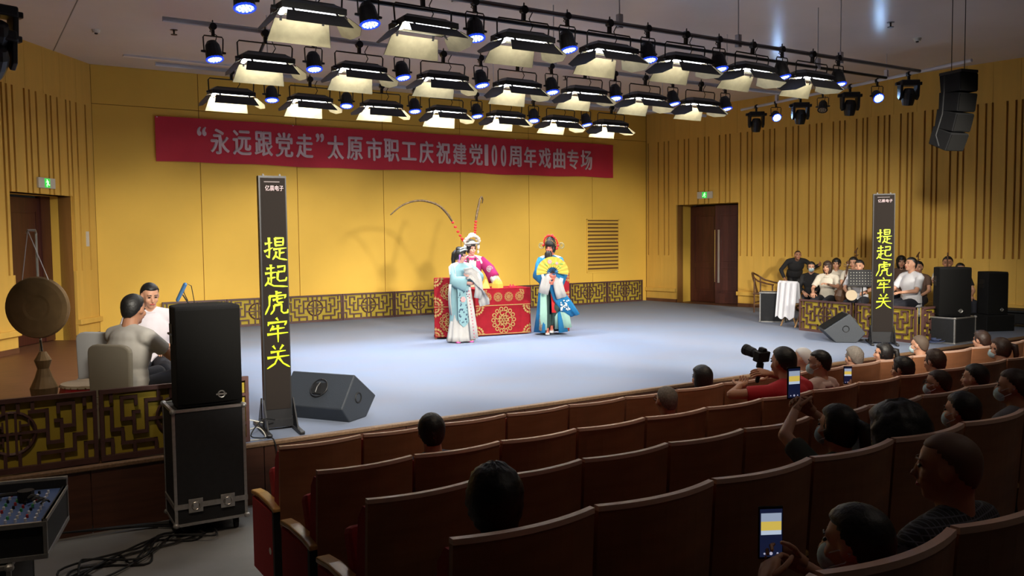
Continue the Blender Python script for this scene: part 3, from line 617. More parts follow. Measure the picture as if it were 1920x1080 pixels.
def flight_case(name, x, y, z, rz, W, D, H_, label, split=.25, casters=True, latches=(-.22, .22)):
    r = thing(name, label, 'case', (x, y, z), rz); zb = .10 if casters else 0
    box(-W/2+.006, W/2-.006, -D/2+.006, D/2-.006, zb+.006, zb+H_-.006).build('panels', M_ply, r)
    e = .022
    for sx_ in (-1, 1):
        for sy_ in (-1, 1):
            box(sx_*(W/2)-e*(sx_ > 0), sx_*(W/2)+e*(sx_ < 0), sy_*(D/2)-e*(sy_ > 0), sy_*(D/2)+e*(sy_ < 0), zb, zb+H_).build('corner_angle', M_alu, r)
    for z_ in (zb, zb+H_-e):
        for sy_ in (-1, 1): box(-W/2, W/2, sy_*(D/2)-e*(sy_ > 0), sy_*(D/2)+e*(sy_ < 0), z_, z_+e).build('edge_angle', M_alu, r)
        for sx_ in (-1, 1): box(sx_*(W/2)-e*(sx_ > 0), sx_*(W/2)+e*(sx_ < 0), -D/2, D/2, z_, z_+e).build('edge_angle', M_alu, r)
    if split:
        zs = zb+H_*split
        MB().box(-W/2-.003, W/2+.003, -D/2-.003, -D/2+.01, zs-.02, zs+.02).box(-W/2-.003, -W/2+.01, -D/2, D/2, zs-.02, zs+.02).box(W/2-.01, W/2+.003, -D/2, D/2, zs-.02, zs+.02).build('seam_extrusion', M_alu, r)
        for lx in latches:
            l = MB().box(lx*W-.055, lx*W+.055, -D/2-.008, -D/2-.003, zs-.055, zs+.055).build('butterfly_latch', M_alu, r, bevel=.01)
            MB().box(lx*W-.02, lx*W+.02, -D/2-.016, -D/2-.008, zs-.03, zs+.035).torus((lx*W, -D/2-.012, zs), .03, .006, 12, 4, 'y').build('latch_wing', M_steel, l)
    for sx_ in (-1, 1):
        for sy_ in (-1, 1):
            for z_ in (zb+.012, zb+H_-.012): MB().ell((sx_*(W/2-.008), sy_*(D/2-.008), z_), (.026, .026, .022), 10, 6).build('ball_corner', M_alu, r)
            if casters:
                c = MB().box(sx_*(W/2-.08)-.03, sx_*(W/2-.08)+.03, sy_*(D/2-.08)-.03, sy_*(D/2-.08)+.03, .085, .10).box(sx_*(W/2-.08)-.022, sx_*(W/2-.08)+.022, sy_*(D/2-.08)-.015, sy_*(D/2-.08)+.015, .04, .09).build('caster', M_blackm, r)
                MB().cone((sx_*(W/2-.08)-.015, sy_*(D/2-.08), .04), (sx_*(W/2-.08)+.015, sy_*(D/2-.08), .04), .04, .04, 12).build('wheel', M_black, c)
    return r
# left case on the house floor with the big speaker on top
cx_, cy_ = 1.61, 7.19; yaw = math.radians(-2)
flight_case('flight_case', cx_, cy_, ZH, yaw, .56, .46, .93, 'tall black flight case with aluminium edges standing before the stage', .17)
pa_speaker('loudspeaker', cx_+.02, cy_+.0, ZH+1.036, yaw, .50, .42, .80, 'large black loudspeaker on top of the tall flight case', True)
# mixer in a case on another case, lower left
mx, my, myaw = -.10, 5.12, math.radians(-28)

# ---- mixer, lower left
flight_case('flight_case', -.155, 5.62, ZH, math.radians(-14), .78, .60, .52, 'black aluminium-edged flight case at lower left under the mixer case', 0, True)
mc = thing('mixing_console', 'blue mixing desk with white and red knobs in an open aluminium-edged case', 'mixer', (-.02, 5.66, ZH+.63), math.radians(-14))
MB().box(-.44, .44, -.34, .34, 0, .02).box(-.44, .44, -.34, -.32, 0, .19).box(-.44, .44, .32, .34, 0, .26).box(-.44, -.42, -.34, .34, 0, .22).box(.42, .44, -.34, .34, 0, .22).build('case_tray', M_ply, mc)
for x in (-.445, .425): 
    for y in (-.345, .325): box(x, x+.02, y, y+.02, 0, .2 if y < 0 else .27).build('corner_angle', M_alu, mc)
for z, y in ((.0, -.347), (.18, -.347), (.25, .33)): box(-.445, .445, y, y+.02, z, z+.025).build('edge_angle', M_alu, mc)
for x in (-.447, .427): box(x, x+.02, -.34, .34, .0, .025).build('edge_angle', M_alu, mc); box(x, x+.02, -.34, .34, .20, .22).build('edge_angle', M_alu, mc)
b = MB(); b.M = Matrix.Translation((0, 0, .18)) @ Matrix.Rotation(math.radians(6), 4, 'X'); b.box(-.41, .41, -.31, .31, -.05, 0); b.build('desk_panel', M_bluep, mc)
kc = [M_white, M_redf, M_wplas, mat('knob_green', (.05, .3, .1), .5), M_black]
for i in range(16):
    for j in range(9):
        x = -.38+i*.049; y = -.16+j*.05; kk = MB(); kk.M = b.M
        kk.cone((x, y, 0), (x, y, .018), .009, .007, 6).build('knob', kc[(i*3+j*5+i*j) % 5 if j else 0], mc)
    kk = MB(); kk.M = b.M; x = -.38+i*.049; yy = -.26+.05*random.random(); kk.box(x-.003, x+.003, -.29, -.19, 0, .002).box(x-.009, x+.009, yy-.012, yy+.012, 0, .014).build('fader', M_wplas if i % 4 else M_redf, mc)
hp = thing('headphones', 'black headphones with coiled cable lying on the blue mixing desk', 'headphones', (.16, 5.72, ZH+.84), math.radians(20))
MB().torus((0, 0, .02), .095, .012, 20, 6, 'z', 0, PI*1.1).build('headband', M_black, hp)
for s in (-1, 1): MB().cone((s*.10, -.02, .0), (s*.10, -.02, .05), .045, .045, 12).build('ear_cup', M_black, hp)
MB().path([(.1+.03*math.cos(k*.9), -.08-.008*k, .015+.02*abs(math.sin(k*.9))) for k in range(26)], .006, 5).build('cable', M_black, hp)
# cables
def cable(label, pts, r_=.007, m=M_black, jit=0.):
    P3 = [Vector(p) for p in pts]; out = []
    for i in range(len(P3)-1):
        p0 = P3[max(i-1, 0)]; p1 = P3[i]; p2 = P3[i+1]; p3 = P3[min(i+2, len(P3)-1)]
        for k in range(6):
            t = k/6; out.append(.5*((2*p1)+(p2-p0)*t+(2*p0-5*p1+4*p2-p3)*t*t+(3*p1-p0-3*p2+p3)*t**3))
    out.append(P3[-1]); o = MB().path(out, r_, 6).build('cable', m); tag(o, label, 'cable'); return o
rnd = random.Random(3)
for k in range(7):
    pts = [(.45+.02*k, 6.1+.03*k, ZH+.01)]
    for j in range(5): pts.append((.55+j*.24+rnd.uniform(-.1, .1), 6.55+j*.12+rnd.uniform(-.25, .2), ZH+.01+.006*k))
    pts.append((1.45+rnd.uniform(-.2, .2), 7.35, ZH+.02)); pts.append((1.2-k*.12, 7.45, ZH+.02+.01*k))
    cable(['loose black cable on the floor before the stage front, ' + x for x in ('outermost loop', 'second loop', 'third loop', 'fourth loop', 'fifth loop', 'sixth loop', 'innermost loop')][k], pts, .008)
cable('thin white and black cable hanging from the left lettered column over the stage edge', [(2.40, 7.86, .12), (2.25, 7.74, .16), (2.12, 7.66, .05), (2.2, 7.62, .02), (2.28, 7.52, .02), (2.32, 7.48, -.2), (2.42, 7.44, -.45), (2.6, 7.4, -.54)], .006)
cable('pale cable looped on the carpet at the foot of the left lettered column', [(2.30, 7.9, .1), (2.12, 7.95, .14), (2.06, 7.8, .06), (2.2, 7.72, .10), (2.25, 7.66, .01), (2.1, 7.64, .01)], .005, M_wplas)
for k, (x, y) in enumerate(((13.2, 8.35), (13.45, 8.0), (13.3, 7.9))):
    cable('blue-grey cable heap at the foot of the right lettered column, ' + ('left coil', 'right coil', 'front coil')[k], [(x+.13*math.cos(t*1.3)+.01*t, y+.10*math.sin(t*1.3), .012+.008*t) for t in range(9)], .009, mat('blue_cable', (.05, .07, .16), .5))

# ================================================================== ORCHESTRA PROPS
def covered_chair(label, x, y, rz, m, edge=None):
    r = thing('covered_chair', label, 'chair', (x, y, 0), rz)      # chair faces +y, back at -y
    W = .44
    def rr(y0, z0, z1, w0, w1, th):
        pts = []
        for k in range(13):
            a = PI*k/12; pts.append((w1/2*max(-1, min(1, 1.1*math.cos(a))), z1-.14+.14*min(1, 1.15*math.sin(a)**.6)))
        return [(w0/2, z0)]+pts+[(-w0/2, z0)]
    MB().prism(rr(0, .46, .93, .42, .44, 0), -.24, -.19, 'y').build('back_cover', m, r, bevel=.015)
    MB().loft([[(-.23, -.24, z), (.23, -.24, z), (.24, .22, z), (-.24, .22, z)] for z in (.40, .48)]).build('seat_cover', m, r, bevel=.02)
    MB().loft([[(-.24+d, -.25+d, z), (.24-d, -.25+d, z), (.25-d, .23-d, z), (-.25+d, .23-d, z)] for z, d in ((.02, 0), (.25, .01), (.41, .012))]).build('skirt', m, r)
    return r
c1 = covered_chair('cream covered chair at the left with the man in a white tee on it', 1.19, 8.06, math.radians(-50), M_cover)
c2 = covered_chair('empty pale covered chair behind the red drum at left', 1.22, 9.25, math.radians(-48), M_coverg)
c3 = covered_chair('grey covered chair with man in white shirt, beside the right loudspeaker', 14.35, 8.75, math.radians(25), M_coverg)
# drum
q = P(150, 690, .42); dr = thing('red_drum', 'low red barrel drum with pale skin head behind the left chairs', 'drum', (.95, 8.72, 0))
MB().loft([[(R*math.cos(2*PI*k/24), R*math.sin(2*PI*k/24), z) for k in range(24)] for z, R in ((.12, .24), (.2, .265), (.3, .275), (.4, .265), (.5, .24))]).build('barrel', M_drumr, dr, smooth=False)
MB().cone((0, 0, .48), (0, 0, .505), .252, .245, 24).build('drum_skin', M_drum, dr)
nl = MB()
for k in range(24): a = 2*PI*k/24; nl.ell((.25*math.cos(a), .25*math.sin(a), .485), (.008, .008, .008), 6, 4)
nl.build('nails', M_brass, dr)
for k in range(3): a = 2*PI*k/3; MB().cap((.2*math.cos(a), .2*math.sin(a), .15), (.26*math.cos(a), .26*math.sin(a), .015), .015).build('leg', M_wchair, dr)
# gong on a stand
GX, GY = .58, 9.3
gz = zat(65, 577, GX, GY)
gr = thing('gong', 'large round brass gong hanging from a tall stand at left', 'gong', (GX, GY, 0), math.radians(-28))
prof = [(.01, .004), (.10, .004), (.125, .009), (.24, .012), (.285, .008), (.298, -.02), (.294, -.04), (.286, -.02), (.275, -.004), (.23, .0), (.12, -.004), (.10, -.01), (.01, -.012)]
MB().loft([[(R*math.cos(2*PI*k/40), -y, gz+R*math.sin(2*PI*k/40)) for k in range(40)] for R, y in prof]).build('disc', M_brass, gr, smooth=False)
zt = zat(60, 432, GX, GY)
MB().path([(.0, .05, .1), (.0, .05, zt-.03), (-.0, .04, zt), (-.05, 0, zt+.0), (-.06, 0, zt-.03)], .013, 8).build('stand_pole', M_steel, gr)
for s in (-1, 1): MB().cone((-.05, 0, zt), (s*.12, 0, gz+.265), .004, .004, 5).build('cord', M_white, gr)
for k in range(3): a = 2*PI*k/3+.5; MB().cap((0, .05, .42), (.34*math.cos(a), .05+.34*math.sin(a), .02), .012).build('leg', M_blackm, gr)
MB().cone((0, .05, .40), (0, .05, .52), .035, .03, 10).build('clamp', M_brass, gr)
# small brass pot gongs / gourd-like piece below the gong
g2 = thing('hanging_cymbal', 'small brown hand cymbals and cloth hanging under the gong', 'cymbal', (GX+.02, GY-.22, 0))
MB().loft([[(R*math.cos(2*PI*k/16), R*.8*math.sin(2*PI*k/16), z) for k in range(16)] for z, R in ((.30, .04), (.36, .11), (.44, .12), (.54, .075), (.62, .05), (.70, .075), (.78, .03))]).build('body', M_brass, g2)
MB().cap((0, .05, .78), (0, .2, .86), .01).build('hook', M_blackm, g2)
MB().cap((0, 0, .02), (0, 0, .32), .02).cone((0, 0, 0), (0, 0, .03), .16, .14, 14).build('stand', M_blackm, g2)
bg = thing('equipment_bag', 'black soft bag on the stage below the gong', 'bag', (.50, 8.55, 0), .3)
MB().ell((0, 0, .18), (.26, .17, .18), 16, 10, lambda q: Vector((q.x*(1+.1*math.sin(5*q.y)), q.y, max(q.z, -.98)))).build('body', mat('black_cloth', (.012, .012, .014), .9), bg)
MB().torus((0, 0, .34), .10, .012, 14, 6, 'y', 0, PI).build('strap', M_alu, bg)
# microphone on a stand
q = P(340, 548, 1.12); mi = thing('microphone', 'blue-silver condenser microphone on a boom stand above the left players', 'microphone', (q.x, q.y, 0), 0)
MB().cap((-.05, 0, 1.02), (.05, 0, 1.22), .025, .028).build('capsule', mat('blue_metal', (.10, .25, .50), .3, .6), mi)
MB().path([(.08, 0, 1.0), (.03, .0, 1.12), (.06, .0, 1.24), (.13, 0, 1.2), (.16, 0, 1.0), (.15, 0, .8)], .006, 5).build('cable', M_black, mi)
MB().cone((.09, 0, .03), (.09, 0, .98), .012, .010, 8).cap((.09, 0, .96), (.02, 0, 1.08), .009).build('stand_pole', M_blackm, mi)
for k in range(3): a = 2*PI*k/3; MB().cap((.09, 0, .12), (.09+.25*math.cos(a), .25*math.sin(a), .012), .009).build('leg', M_blackm, mi)

# ------- right side
fc = flight_case('flight_case', 13.72, 7.98, 0, 0, .62, .66, .43, 'black flight case with bright edges standing at the right stage edge', 0, False)
pa_speaker('loudspeaker', 13.76, 7.94, .436, math.radians(-40), .50, .42, .80, 'large black loudspeaker standing on the right flight case')
pa_speaker('loudspeaker', 15.97, 8.45, .30, math.radians(-25), .40, .40, .78, 'tall dark loudspeaker standing behind the right loudspeaker by the wall')
sb = thing('subwoofer', 'black bass cabinet on the floor under the rear right loudspeaker', 'speaker', (15.97, 8.45, 0), math.radians(-25)); box(-.28, .28, -.28, .28, 0, .295).build('cabinet', M_spk, sb, bevel=.01); box(-.26, .26, -.288, -.28, .02, .275).build('grille', M_grille, sb)
dk = thing('low_bench', 'low black bench by the right wall beyond the loudspeakers', 'bench', (16.85, 8.0, 0), math.radians(7)); box(-.3, .3, -1.0, 1.0, .30, .34).build('top', M_ply, dk, bevel=.01)
for a in (-.25, .25):
    for c in (-.9, .9): box(a-.02, a+.02, c-.02, c+.02, 0, .30).build('leg', M_blackm, dk)
box(-.28, .28, -.95, .95, .1, .28).build('curtain', M_black, dk)
# round-backed wooden armchair
q = P(1435, 570); ac = thing('wooden_armchair', 'brown round-backed wooden armchair by the right slatted wall', 'chair', (15.75, 13.5, 0), math.radians(205))
MB().box(-.28, .28, -.24, .24, .42, .46).build('seat', M_wchair, ac, bevel=.01)
for a in (-.25, .25):
    MB().cap((a, .21, .015), (a, .21, .66), .018).build('leg', M_wchair, ac); MB().cap((a, -.21, .015), (a, -.21, .78), .018).build('leg', M_wchair, ac)
MB().path([(-.34, .26, .66), (-.31, .1, .68), (-.29, -.12, .74), (-.22, -.26, .84), (0, -.33, .92), (.22, -.26, .84), (.29, -.12, .74), (.31, .1, .68), (.34, .26, .66)], .02, 8).build('arm_rail', M_wchair, ac)
MB().loft([[(-w_, y-.008, z), (w_, y-.008, z), (w_, y+.008, z), (-w_, y+.008, z)] for w_, y, z in ((.07, -.22, .46), (.05, -.25, .6), (.08, -.30, .78), (.06, -.33, .91))]).build('back_splat', M_wchair, ac)
for z in (.12, .22): MB().box(-.25, .25, .195, .215, z, z+.03).box(-.25, .25, -.22, -.2, z, z+.03).build('stretcher', M_wchair, ac)
for a in (-.25, .25): box(a-.012, a+.012, -.2, .2, .17, .2).build('stretcher', M_wchair, ac)
# case behind the draped chair
flight_case('flight_case', 14.15, 11.95, 0, math.radians(-55), .50, .42, .62, 'black flight case behind the white-draped chair by the armchair', 0, False)
q = P(1505, 600)
dc = thing('draped_chair', 'wooden folding chair draped with white cloth at the end of right screen', 'chair', (13.70, 11.0, 0), math.radians(-100))
for s in (-1, 1):
    MB().cap((s*.2, -.20, .015), (s*.2, .02, .48), .016).build('leg', mat('pale_wood', (.42, .24, .10), .5), dc); MB().cap((s*.2, .16, .015), (s*.2, -.19, .88), .016).build('leg', MATS['pale_wood'], dc)
box(-.22, .22, -.16, .20, .44, .47).build('seat', MATS['pale_wood'], dc)
rs = []
for i in range(15):
    x = -.26+.52*i/14; w_ = .012*math.sin(i*1.5)
    rs.append([(x, -.30+w_, .18+.03*math.sin(i)), (x, -.27+w_, .5), (x, -.235+w_, .86), (x, -.20, .90), (x, -.165+w_, .86), (x, -.14+w_, .62), (x, -.135+w_, .48), (x, -.15+w_, .48), (x, -.18, .62), (x, -.20, .85), (x, -.215, .86), (x, -.255+w_, .5), (x, -.285+w_, .18+.03*math.sin(i))])
dcl = MB().loft(rs).build('white_cloth', M_white, dc)
# music stand
q = P(1635, 560, .95); ms = thing('music_stand', 'black perforated music stand in front of the man in white shirt', 'music stand', (13.95, 9.72, 0), math.radians(-52))
b = MB(); b.M = Matrix.Translation((0, 0, .98)) @ Matrix.Rotation(math.radians(-22), 4, 'X'); b.box(-.25, .25, -.004, .004, -.17, .17).box(-.25, .25, -.045, 0, -.175, -.168); b.build('desk', M_blackm, ms)
hm = MB(); hm.M = b.M
for i in range(9):
    for j in range(5): hm.box(-.20+i*.05-.007, -.20+i*.05+.007, -.0055, -.0035, -.11+j*.055-.005, -.11+j*.055+.005)
hm.build('perforations', M_wplas, ms)['kind'] = 'stuff'
MB().cone((0, .0, .05), (0, .0, .92), .014, .012, 8).build('pole', M_blackm, ms)
for k in range(3): a = 2*PI*k/3; MB().cap((0, 0, .15), (.25*math.cos(a), .25*math.sin(a), .012), .01).build('leg', M_blackm, ms)
# low table with instruments among the players
it = thing('side_table', 'small dark table with a pale top among the right players', 'table', (15.75, 11.9, 0), math.radians(-40)); box(-.35, .35, -.22, .22, .78, .81).build('table_top', M_cream, it, bevel=.005); box(-.33, .33, -.2, .2, .25, .78).build('body', M_black, it)
for a in (-.3, .3):
    for c in (-.17, .17): box(a-.02, a+.02, c-.02, c+.02, 0, .25).build('leg', M_black, it)
# lute-like instrument
pi_ = thing('lute', 'dark wooden lute held upright between the two players at right', 'instrument', (14.45, 10.55, .45), 0, rot=(math.radians(-8), math.radians(12), math.radians(-40)))
MB().loft([[(R*math.cos(2*PI*k/14), .5*R*math.sin(2*PI*k/14), z) for k in range(14)] for z, R in ((.0, .03), (.04, .10), (.12, .14), (.24, .12), (.36, .06), (.45, .025))]).build('body', M_wchair, pi_)
MB().box(-.018, .018, -.015, .015, .43, .78).build('neck', M_wchair, pi_); MB().path([(0, 0, .76), (0, .05, .84), (0, .1, .82)], .02, 6).build('head', M_wchair, pi_)
for k in range(4): MB().cap(((-1)**k*.02, 0, .70+.02*k), ((-1)**k*.075, 0, .71+.02*k), .007).build('peg', M_wchair, pi_)

# ================================================================== STAGE PROPS (table, chairs with brocade)
def medallion(R, seed=0):
    b = MB()
    def arc(cx, cz, r_, a0, a1, w_, n=6):
        for i in range(n):
            t0 = a0+(a1-a0)*i/n; t1 = a0+(a1-a0)*(i+1)/n
            b.prism([(cx+(r_-w_)*math.cos(t0), cz+(r_-w_)*math.sin(t0)), (cx+(r_+w_)*math.cos(t0), cz+(r_+w_)*math.sin(t0)), (cx+(r_+w_)*math.cos(t1), cz+(r_+w_)*math.sin(t1)), (cx+(r_-w_)*math.cos(t1), cz+(r_-w_)*math.sin(t1))], -.004, 0, 'y')
    n = 14
    for k in range(n):
        a = 2*PI*k/n; arc(R*.86*math.cos(a), R*.86*math.sin(a), R*.14, 0, 2*PI, R*.035, 8)
        if k % 2 == 0: arc(R*.55*math.cos(a), R*.55*math.sin(a), R*.17, a, a+4.2, R*.04, 6)
    arc(0, 0, R*.70, 0, 2*PI, R*.02, 28)
    for k in range(6): a = 2*PI*k/6; arc(R*.22*math.cos(a), R*.22*math.sin(a), R*.13, 0, 2*PI, R*.04, 8)
    return b
def corner_orn(R):
    b = MB()
    for k in range(5):
        a = PI/2*k/4; x, z = R*.7*math.cos(a), R*.7*math.sin(a)
        b.prism([(x+R*.13*math.cos(t), z+R*.13*math.sin(t)) for t in [2*PI*i/7 for i in range(7)]], -.004, 0, 'y')
        b.prism([(x*.5+R*.10*math.cos(t), z*.5+R*.10*math.sin(t)) for t in [2*PI*i/5+a for i in range(5)]], -.004, 0, 'y')
    b.prism([(0, 0), (R*.95, 0), (R*.90, R*.05), (R*.05, R*.05), (R*.05, R*.90), (0, R*.95)], -.004, 0, 'y'); return b
def brocade_panel(parent, x0, x1, z0, z1, y, med=None, small=0, M_=None):
    """embroidery on a vertical cloth face looking to -y"""
    cx_, cz_ = (x0+x1)/2, (z0+z1)/2; fr = Matrix.Identity(4) if M_ is None else M_
    if med:
        b = MB(); b.M = fr @ Matrix.Translation((cx_, y, cz_)); mm = medallion(med); b.add(mm.v, mm.f).build('gold_medallion', M_gold, parent)
    for k in range(small):
        b = MB(); b.M = fr @ Matrix.Translation((x0+(x1-x0)*(k+.5)/small if small > 1 else cx_, y, cz_)); mm = medallion(.085); b.add(mm.v, mm.f).build('gold_medallion', M_gold, parent)
    for sx_, sz_, x, z in ((1, 1, x0+.02, z0+.02), (-1, 1, x1-.02, z0+.02), (1, -1, x0+.02, z1-.02), (-1, -1, x1-.02, z1-.02)):
        if small and sz_ == 1: continue
        b = MB(); b.M = fr @ Matrix.Translation((x, y, z)) @ Matrix.Diagonal((sx_, 1, sz_, 1)); c = corner_orn(.17 if med else .10); b.add(c.v, c.f).build('gold_corner', M_gold, parent)
TX0, TX1, TY = 7.80, 8.90, 13.28; TH = .86
tb = thing('brocade_table', 'table draped in red cloth with gold medallions at centre stage', 'table', ((TX0+TX1)/2, TY, 0), math.radians(-9))
W = (TX1-TX0)/2
rs = []
for z, d in ((.02, .012), (.3, .004), (.6, .0), (TH, -.002)):
    ring = []
    for k in range(48):
        t = k/48*4; s_, f_ = int(t), t-int(t); w_ = .006*math.sin(k*1.7)*(1-z)
        a, c = {0: (-W+2*W*f_, 0), 1: (W, .62*f_), 2: (W-2*W*f_, .62), 3: (-W, .62-.62*f_)}[s_]
        nx, ny = {0: (0, -1), 1: (1, 0), 2: (0, 1), 3: (-1, 0)}[s_]
        ring.append((a+nx*(d+w_), c+ny*(d+w_), z))
    rs.append(ring)
MB().loft(rs).build('tablecloth', M_brocade, tb)
box(-W-.004, W+.004, -.012, .0, TH-.30, TH+.001).build('valance', M_brocade, tb)
box(-W-.01, W+.01, -.015, .63, TH, TH+.012).build('top_runner', M_brocade, tb, bevel=.004)
for z in (TH-.305, .03): box(-W, W, -.017, -.012, z, z+.014).build('gold_hem', M_gold, tb)
brocade_panel(tb, -W, W, .03, TH-.31, -.016, .24); brocade_panel(tb, -W+.12, W-.12, TH-.29, TH, -.016, None, 4)
box(W+.0, W+.012, .05, .60, .03, .80).build('side_lining', mat('olive_lining', (.25, .20, .03), .8), tb)
def brocade_chair(label, x, y, rz, back=1.10):
    r = thing('brocade_chair', label, 'chair', (x, y, 0), rz)
    box(-.26, .26, -.0, .06, .03, back).build('back_cover', M_brocade, r, bevel=.012)
    MB().box(-.25, .25, .06, .50, .03, .50).build('seat_cover', M_brocade, r, bevel=.015)
    box(-.262, .262, -.006, .0, back*.52, back*.53).build('gold_hem', M_gold, r)
    for a in (-.24, .24):
        for c in (.01, .45): box(a-.02, a+.02, c, c+.04, 0, .035).build('foot', M_wchair, r)
    brocade_panel(r, -.26, .26, .04, back*.51, -.002, .17); brocade_panel(r, -.26, .26, back*.54, back, -.002, .15)
    return r
brocade_chair('chair under red gold-embroidered cover left of the brocade table', 7.27, 13.38, math.radians(-26))
brocade_chair('chair under red gold-embroidered cover behind the bearded performer', 9.50, 13.22, math.radians(-36), 1.12)
# things on the table
q = Vector((8.32, 13.42, TH+.012))
sb_ = thing('seal_box', 'golden wrapped seal box with points on the red table', 'stage prop', q, .3)
MB().loft([[(-a, -a, z), (a, -a, z), (a, a, z), (-a, a, z)] for a, z in ((.075, 0), (.07, .08), (.05, .13), (.01, .15))]).build('body', mat('orange_gold', (.80, .38, .06), .5), sb_)
for k in range(5): MB().cone((-.06+.03*k, 0, .08), (-.07+.036*k, .0, .24-.02*abs(k-2)), .014, .003, 6).build('flag', MATS['orange_gold'], sb_)
t2 = thing('ink_stone', 'small red writing set near the right end of the table', 'stage prop', (8.62, 13.40, TH+.012), 0); MB().box(-.07, .07, -.04, .04, 0, .03).build('tray', M_red, t2, bevel=.005); MB().cone((-.03, 0, .03), (-.03, 0, .06), .015, .012, 8).cone((.03, 0, .03), (.03, 0, .055), .014, .014, 8).build('pots', M_red, t2)
t3 = thing('folded_cloth', 'yellow pointed cloth standing at the left end of the table', 'stage prop', (8.07, 13.42, TH+.012), 0); MB().loft([[(-.08*k_, -.01, z), (.08*k_, -.01, z), (.08*k_, .02, z), (-.08*k_, .02, z)] for k_, z in ((1, 0), (.6, .08), (.05, .17))]).build('cloth', mat('yellow_cloth', (.75, .55, .12), .7), t3)

# ================================================================== THEATRE SEATS
def seat_proto(label, loc):
    r = thing('theatre_seat', label, 'seat', loc, 0, 'wood-backed theatre seats')
    W = .530; n = 10
    def ringz(z, t0, t1, top=False):
        L = []
        for i in range(n+1):
            x = -W/2+W*i/n; y = -.045*(1-(2*x/W)**2); L.append((x, y+t0, z))
        for i in range(n, -1, -1):
            x = -W/2+W*i/n; y = -.045*(1-(2*x/W)**2); L.append((x, y+t1, z))
        return L
    MB().loft([ringz(.22, .05, .075), ringz(.6, .02, .045), ringz(.982, -.005, .020)]).build('back_panel', M_seatw, r)
    MB().loft([ringz(.982, -.007, .021), ringz(1.0, -.006, .020)]).build('edge_strip', M_seate, r)
    MB().loft([ringz(.40, .10, .17), ringz(.6, .05, .14), ringz(.90, .022, .10), ringz(.96, .021, .05)]).build('back_cushion', M_redf, r)
    box(-.24, .24, 0, .40, -.055, .055).build('seat_cushion', M_redf, r, bevel=.03, loc=(0, .17, .42), rot=(math.radians(70), 0, 0))
    def side(x):
        a = MB().box(x-.028, x+.028, .05, .50, .10, .58).build('side_panel', M_redf, r, bevel=.01)
        box(x-.030, x+.030, .028, .06, .10, .60).build('side_edge', M_black, r)
        MB().loft([[(x-.034, y, z), (x+.034, y, z), (x+.034, y, z+.028), (x-.034, y, z+.028)] for y, z in ((.02, .585), (.15, .60), (.35, .605), (.50, .59))]).build('armrest', M_arm, r, bevel=.008)
        MB().cone((x-.030, .12, .32), (x-.0285, .12, .32), .022, .022, 12).build('badge', M_wplas, r)
        MB().box(x-.02, x+.02, .20, .26, .0, .10).box(x-.028, x+.028, .10, .36, 0, .015).build('foot', M_blackm, r)
    side(-.275); return r
proto = None
RNAME = {1: 'front', 2: 'second', 3: 'third', 4: 'fourth', 5: 'fifth'}
SEATS = {}
for k in (1, 2, 3, 4, 5):
    y, zt = ROWS[k]
    for i in range(22):
        x = X0[k]+.55*(i+.5)
        v = Vector((x, y, zt-EYE)); dz_ = v.dot(Vector(CF)); u = 960+F_PX*v.dot(Vector(CX))/dz_
        if dz_ < .4 or u > 2010 or i > 19: continue
        if k == 5 and u < 1120: continue
        lab = f'wood-backed red theatre seat in the {RNAME[k]} row, {ORD[i]} from the left aisle'
        loc = (x, y, zt-1.0)
        if proto is None: proto = seat_proto(lab, loc); o = proto
        else: o = dup(proto, loc, (0, 0, math.radians(random.uniform(-.6, .6))), lab, 'wood-backed theatre seats')
        SEATS[(k, i)] = o

# ================================================================== PEOPLE
TMP = bpy.data.scenes.new('remesh_scratch'); PEND = []
def remesh_later(mb, voxel, target_name, m, parent, extra=None, smooth_it=2, label=None):
    me = mb.mesh('raw'); t = bpy.data.objects.new('raw', me); TMP.collection.objects.link(t)
    r = t.modifiers.new('r', 'REMESH'); r.mode = 'VOXEL'; r.voxel_size = voxel; r.use_smooth_shade = True
    s = t.modifiers.new('s', 'SMOOTH'); s.iterations = smooth_it; s.factor = .5
    o = bpy.data.objects.new(target_name, bpy.data.meshes.new(target_name)); COL.objects.link(o); o.parent = parent
    if label: o['label'] = label
    PEND.append((t, o, extra, m)); return o
def flush():
    dg = TMP.view_layers[0].depsgraph if TMP.view_layers else None
    with bpy.context.temp_override(scene=TMP, view_layer=TMP.view_layers[0]):
        TMP.view_layers[0].update(); dg = TMP.view_layers[0].depsgraph; dg.update()
        for t, o, ex, m in PEND:
            me = bpy.data.meshes.new_from_object(t.evaluated_get(dg))
            if ex is not None and ex.v:
                bm = bmesh.new(); bm.from_mesh(me); e = ex.mesh('ex'); bm.from_mesh(e); bm.to_mesh(me); bm.free()
            me.materials.clear(); me.materials.append(m); me.shade_smooth(); me.name = o.name; o.data = me
    for t, *_ in PEND: bpy.data.objects.remove(t)
    PEND.clear(); bpy.data.scenes.remove(TMP)
def V(*a): return Vector(a)
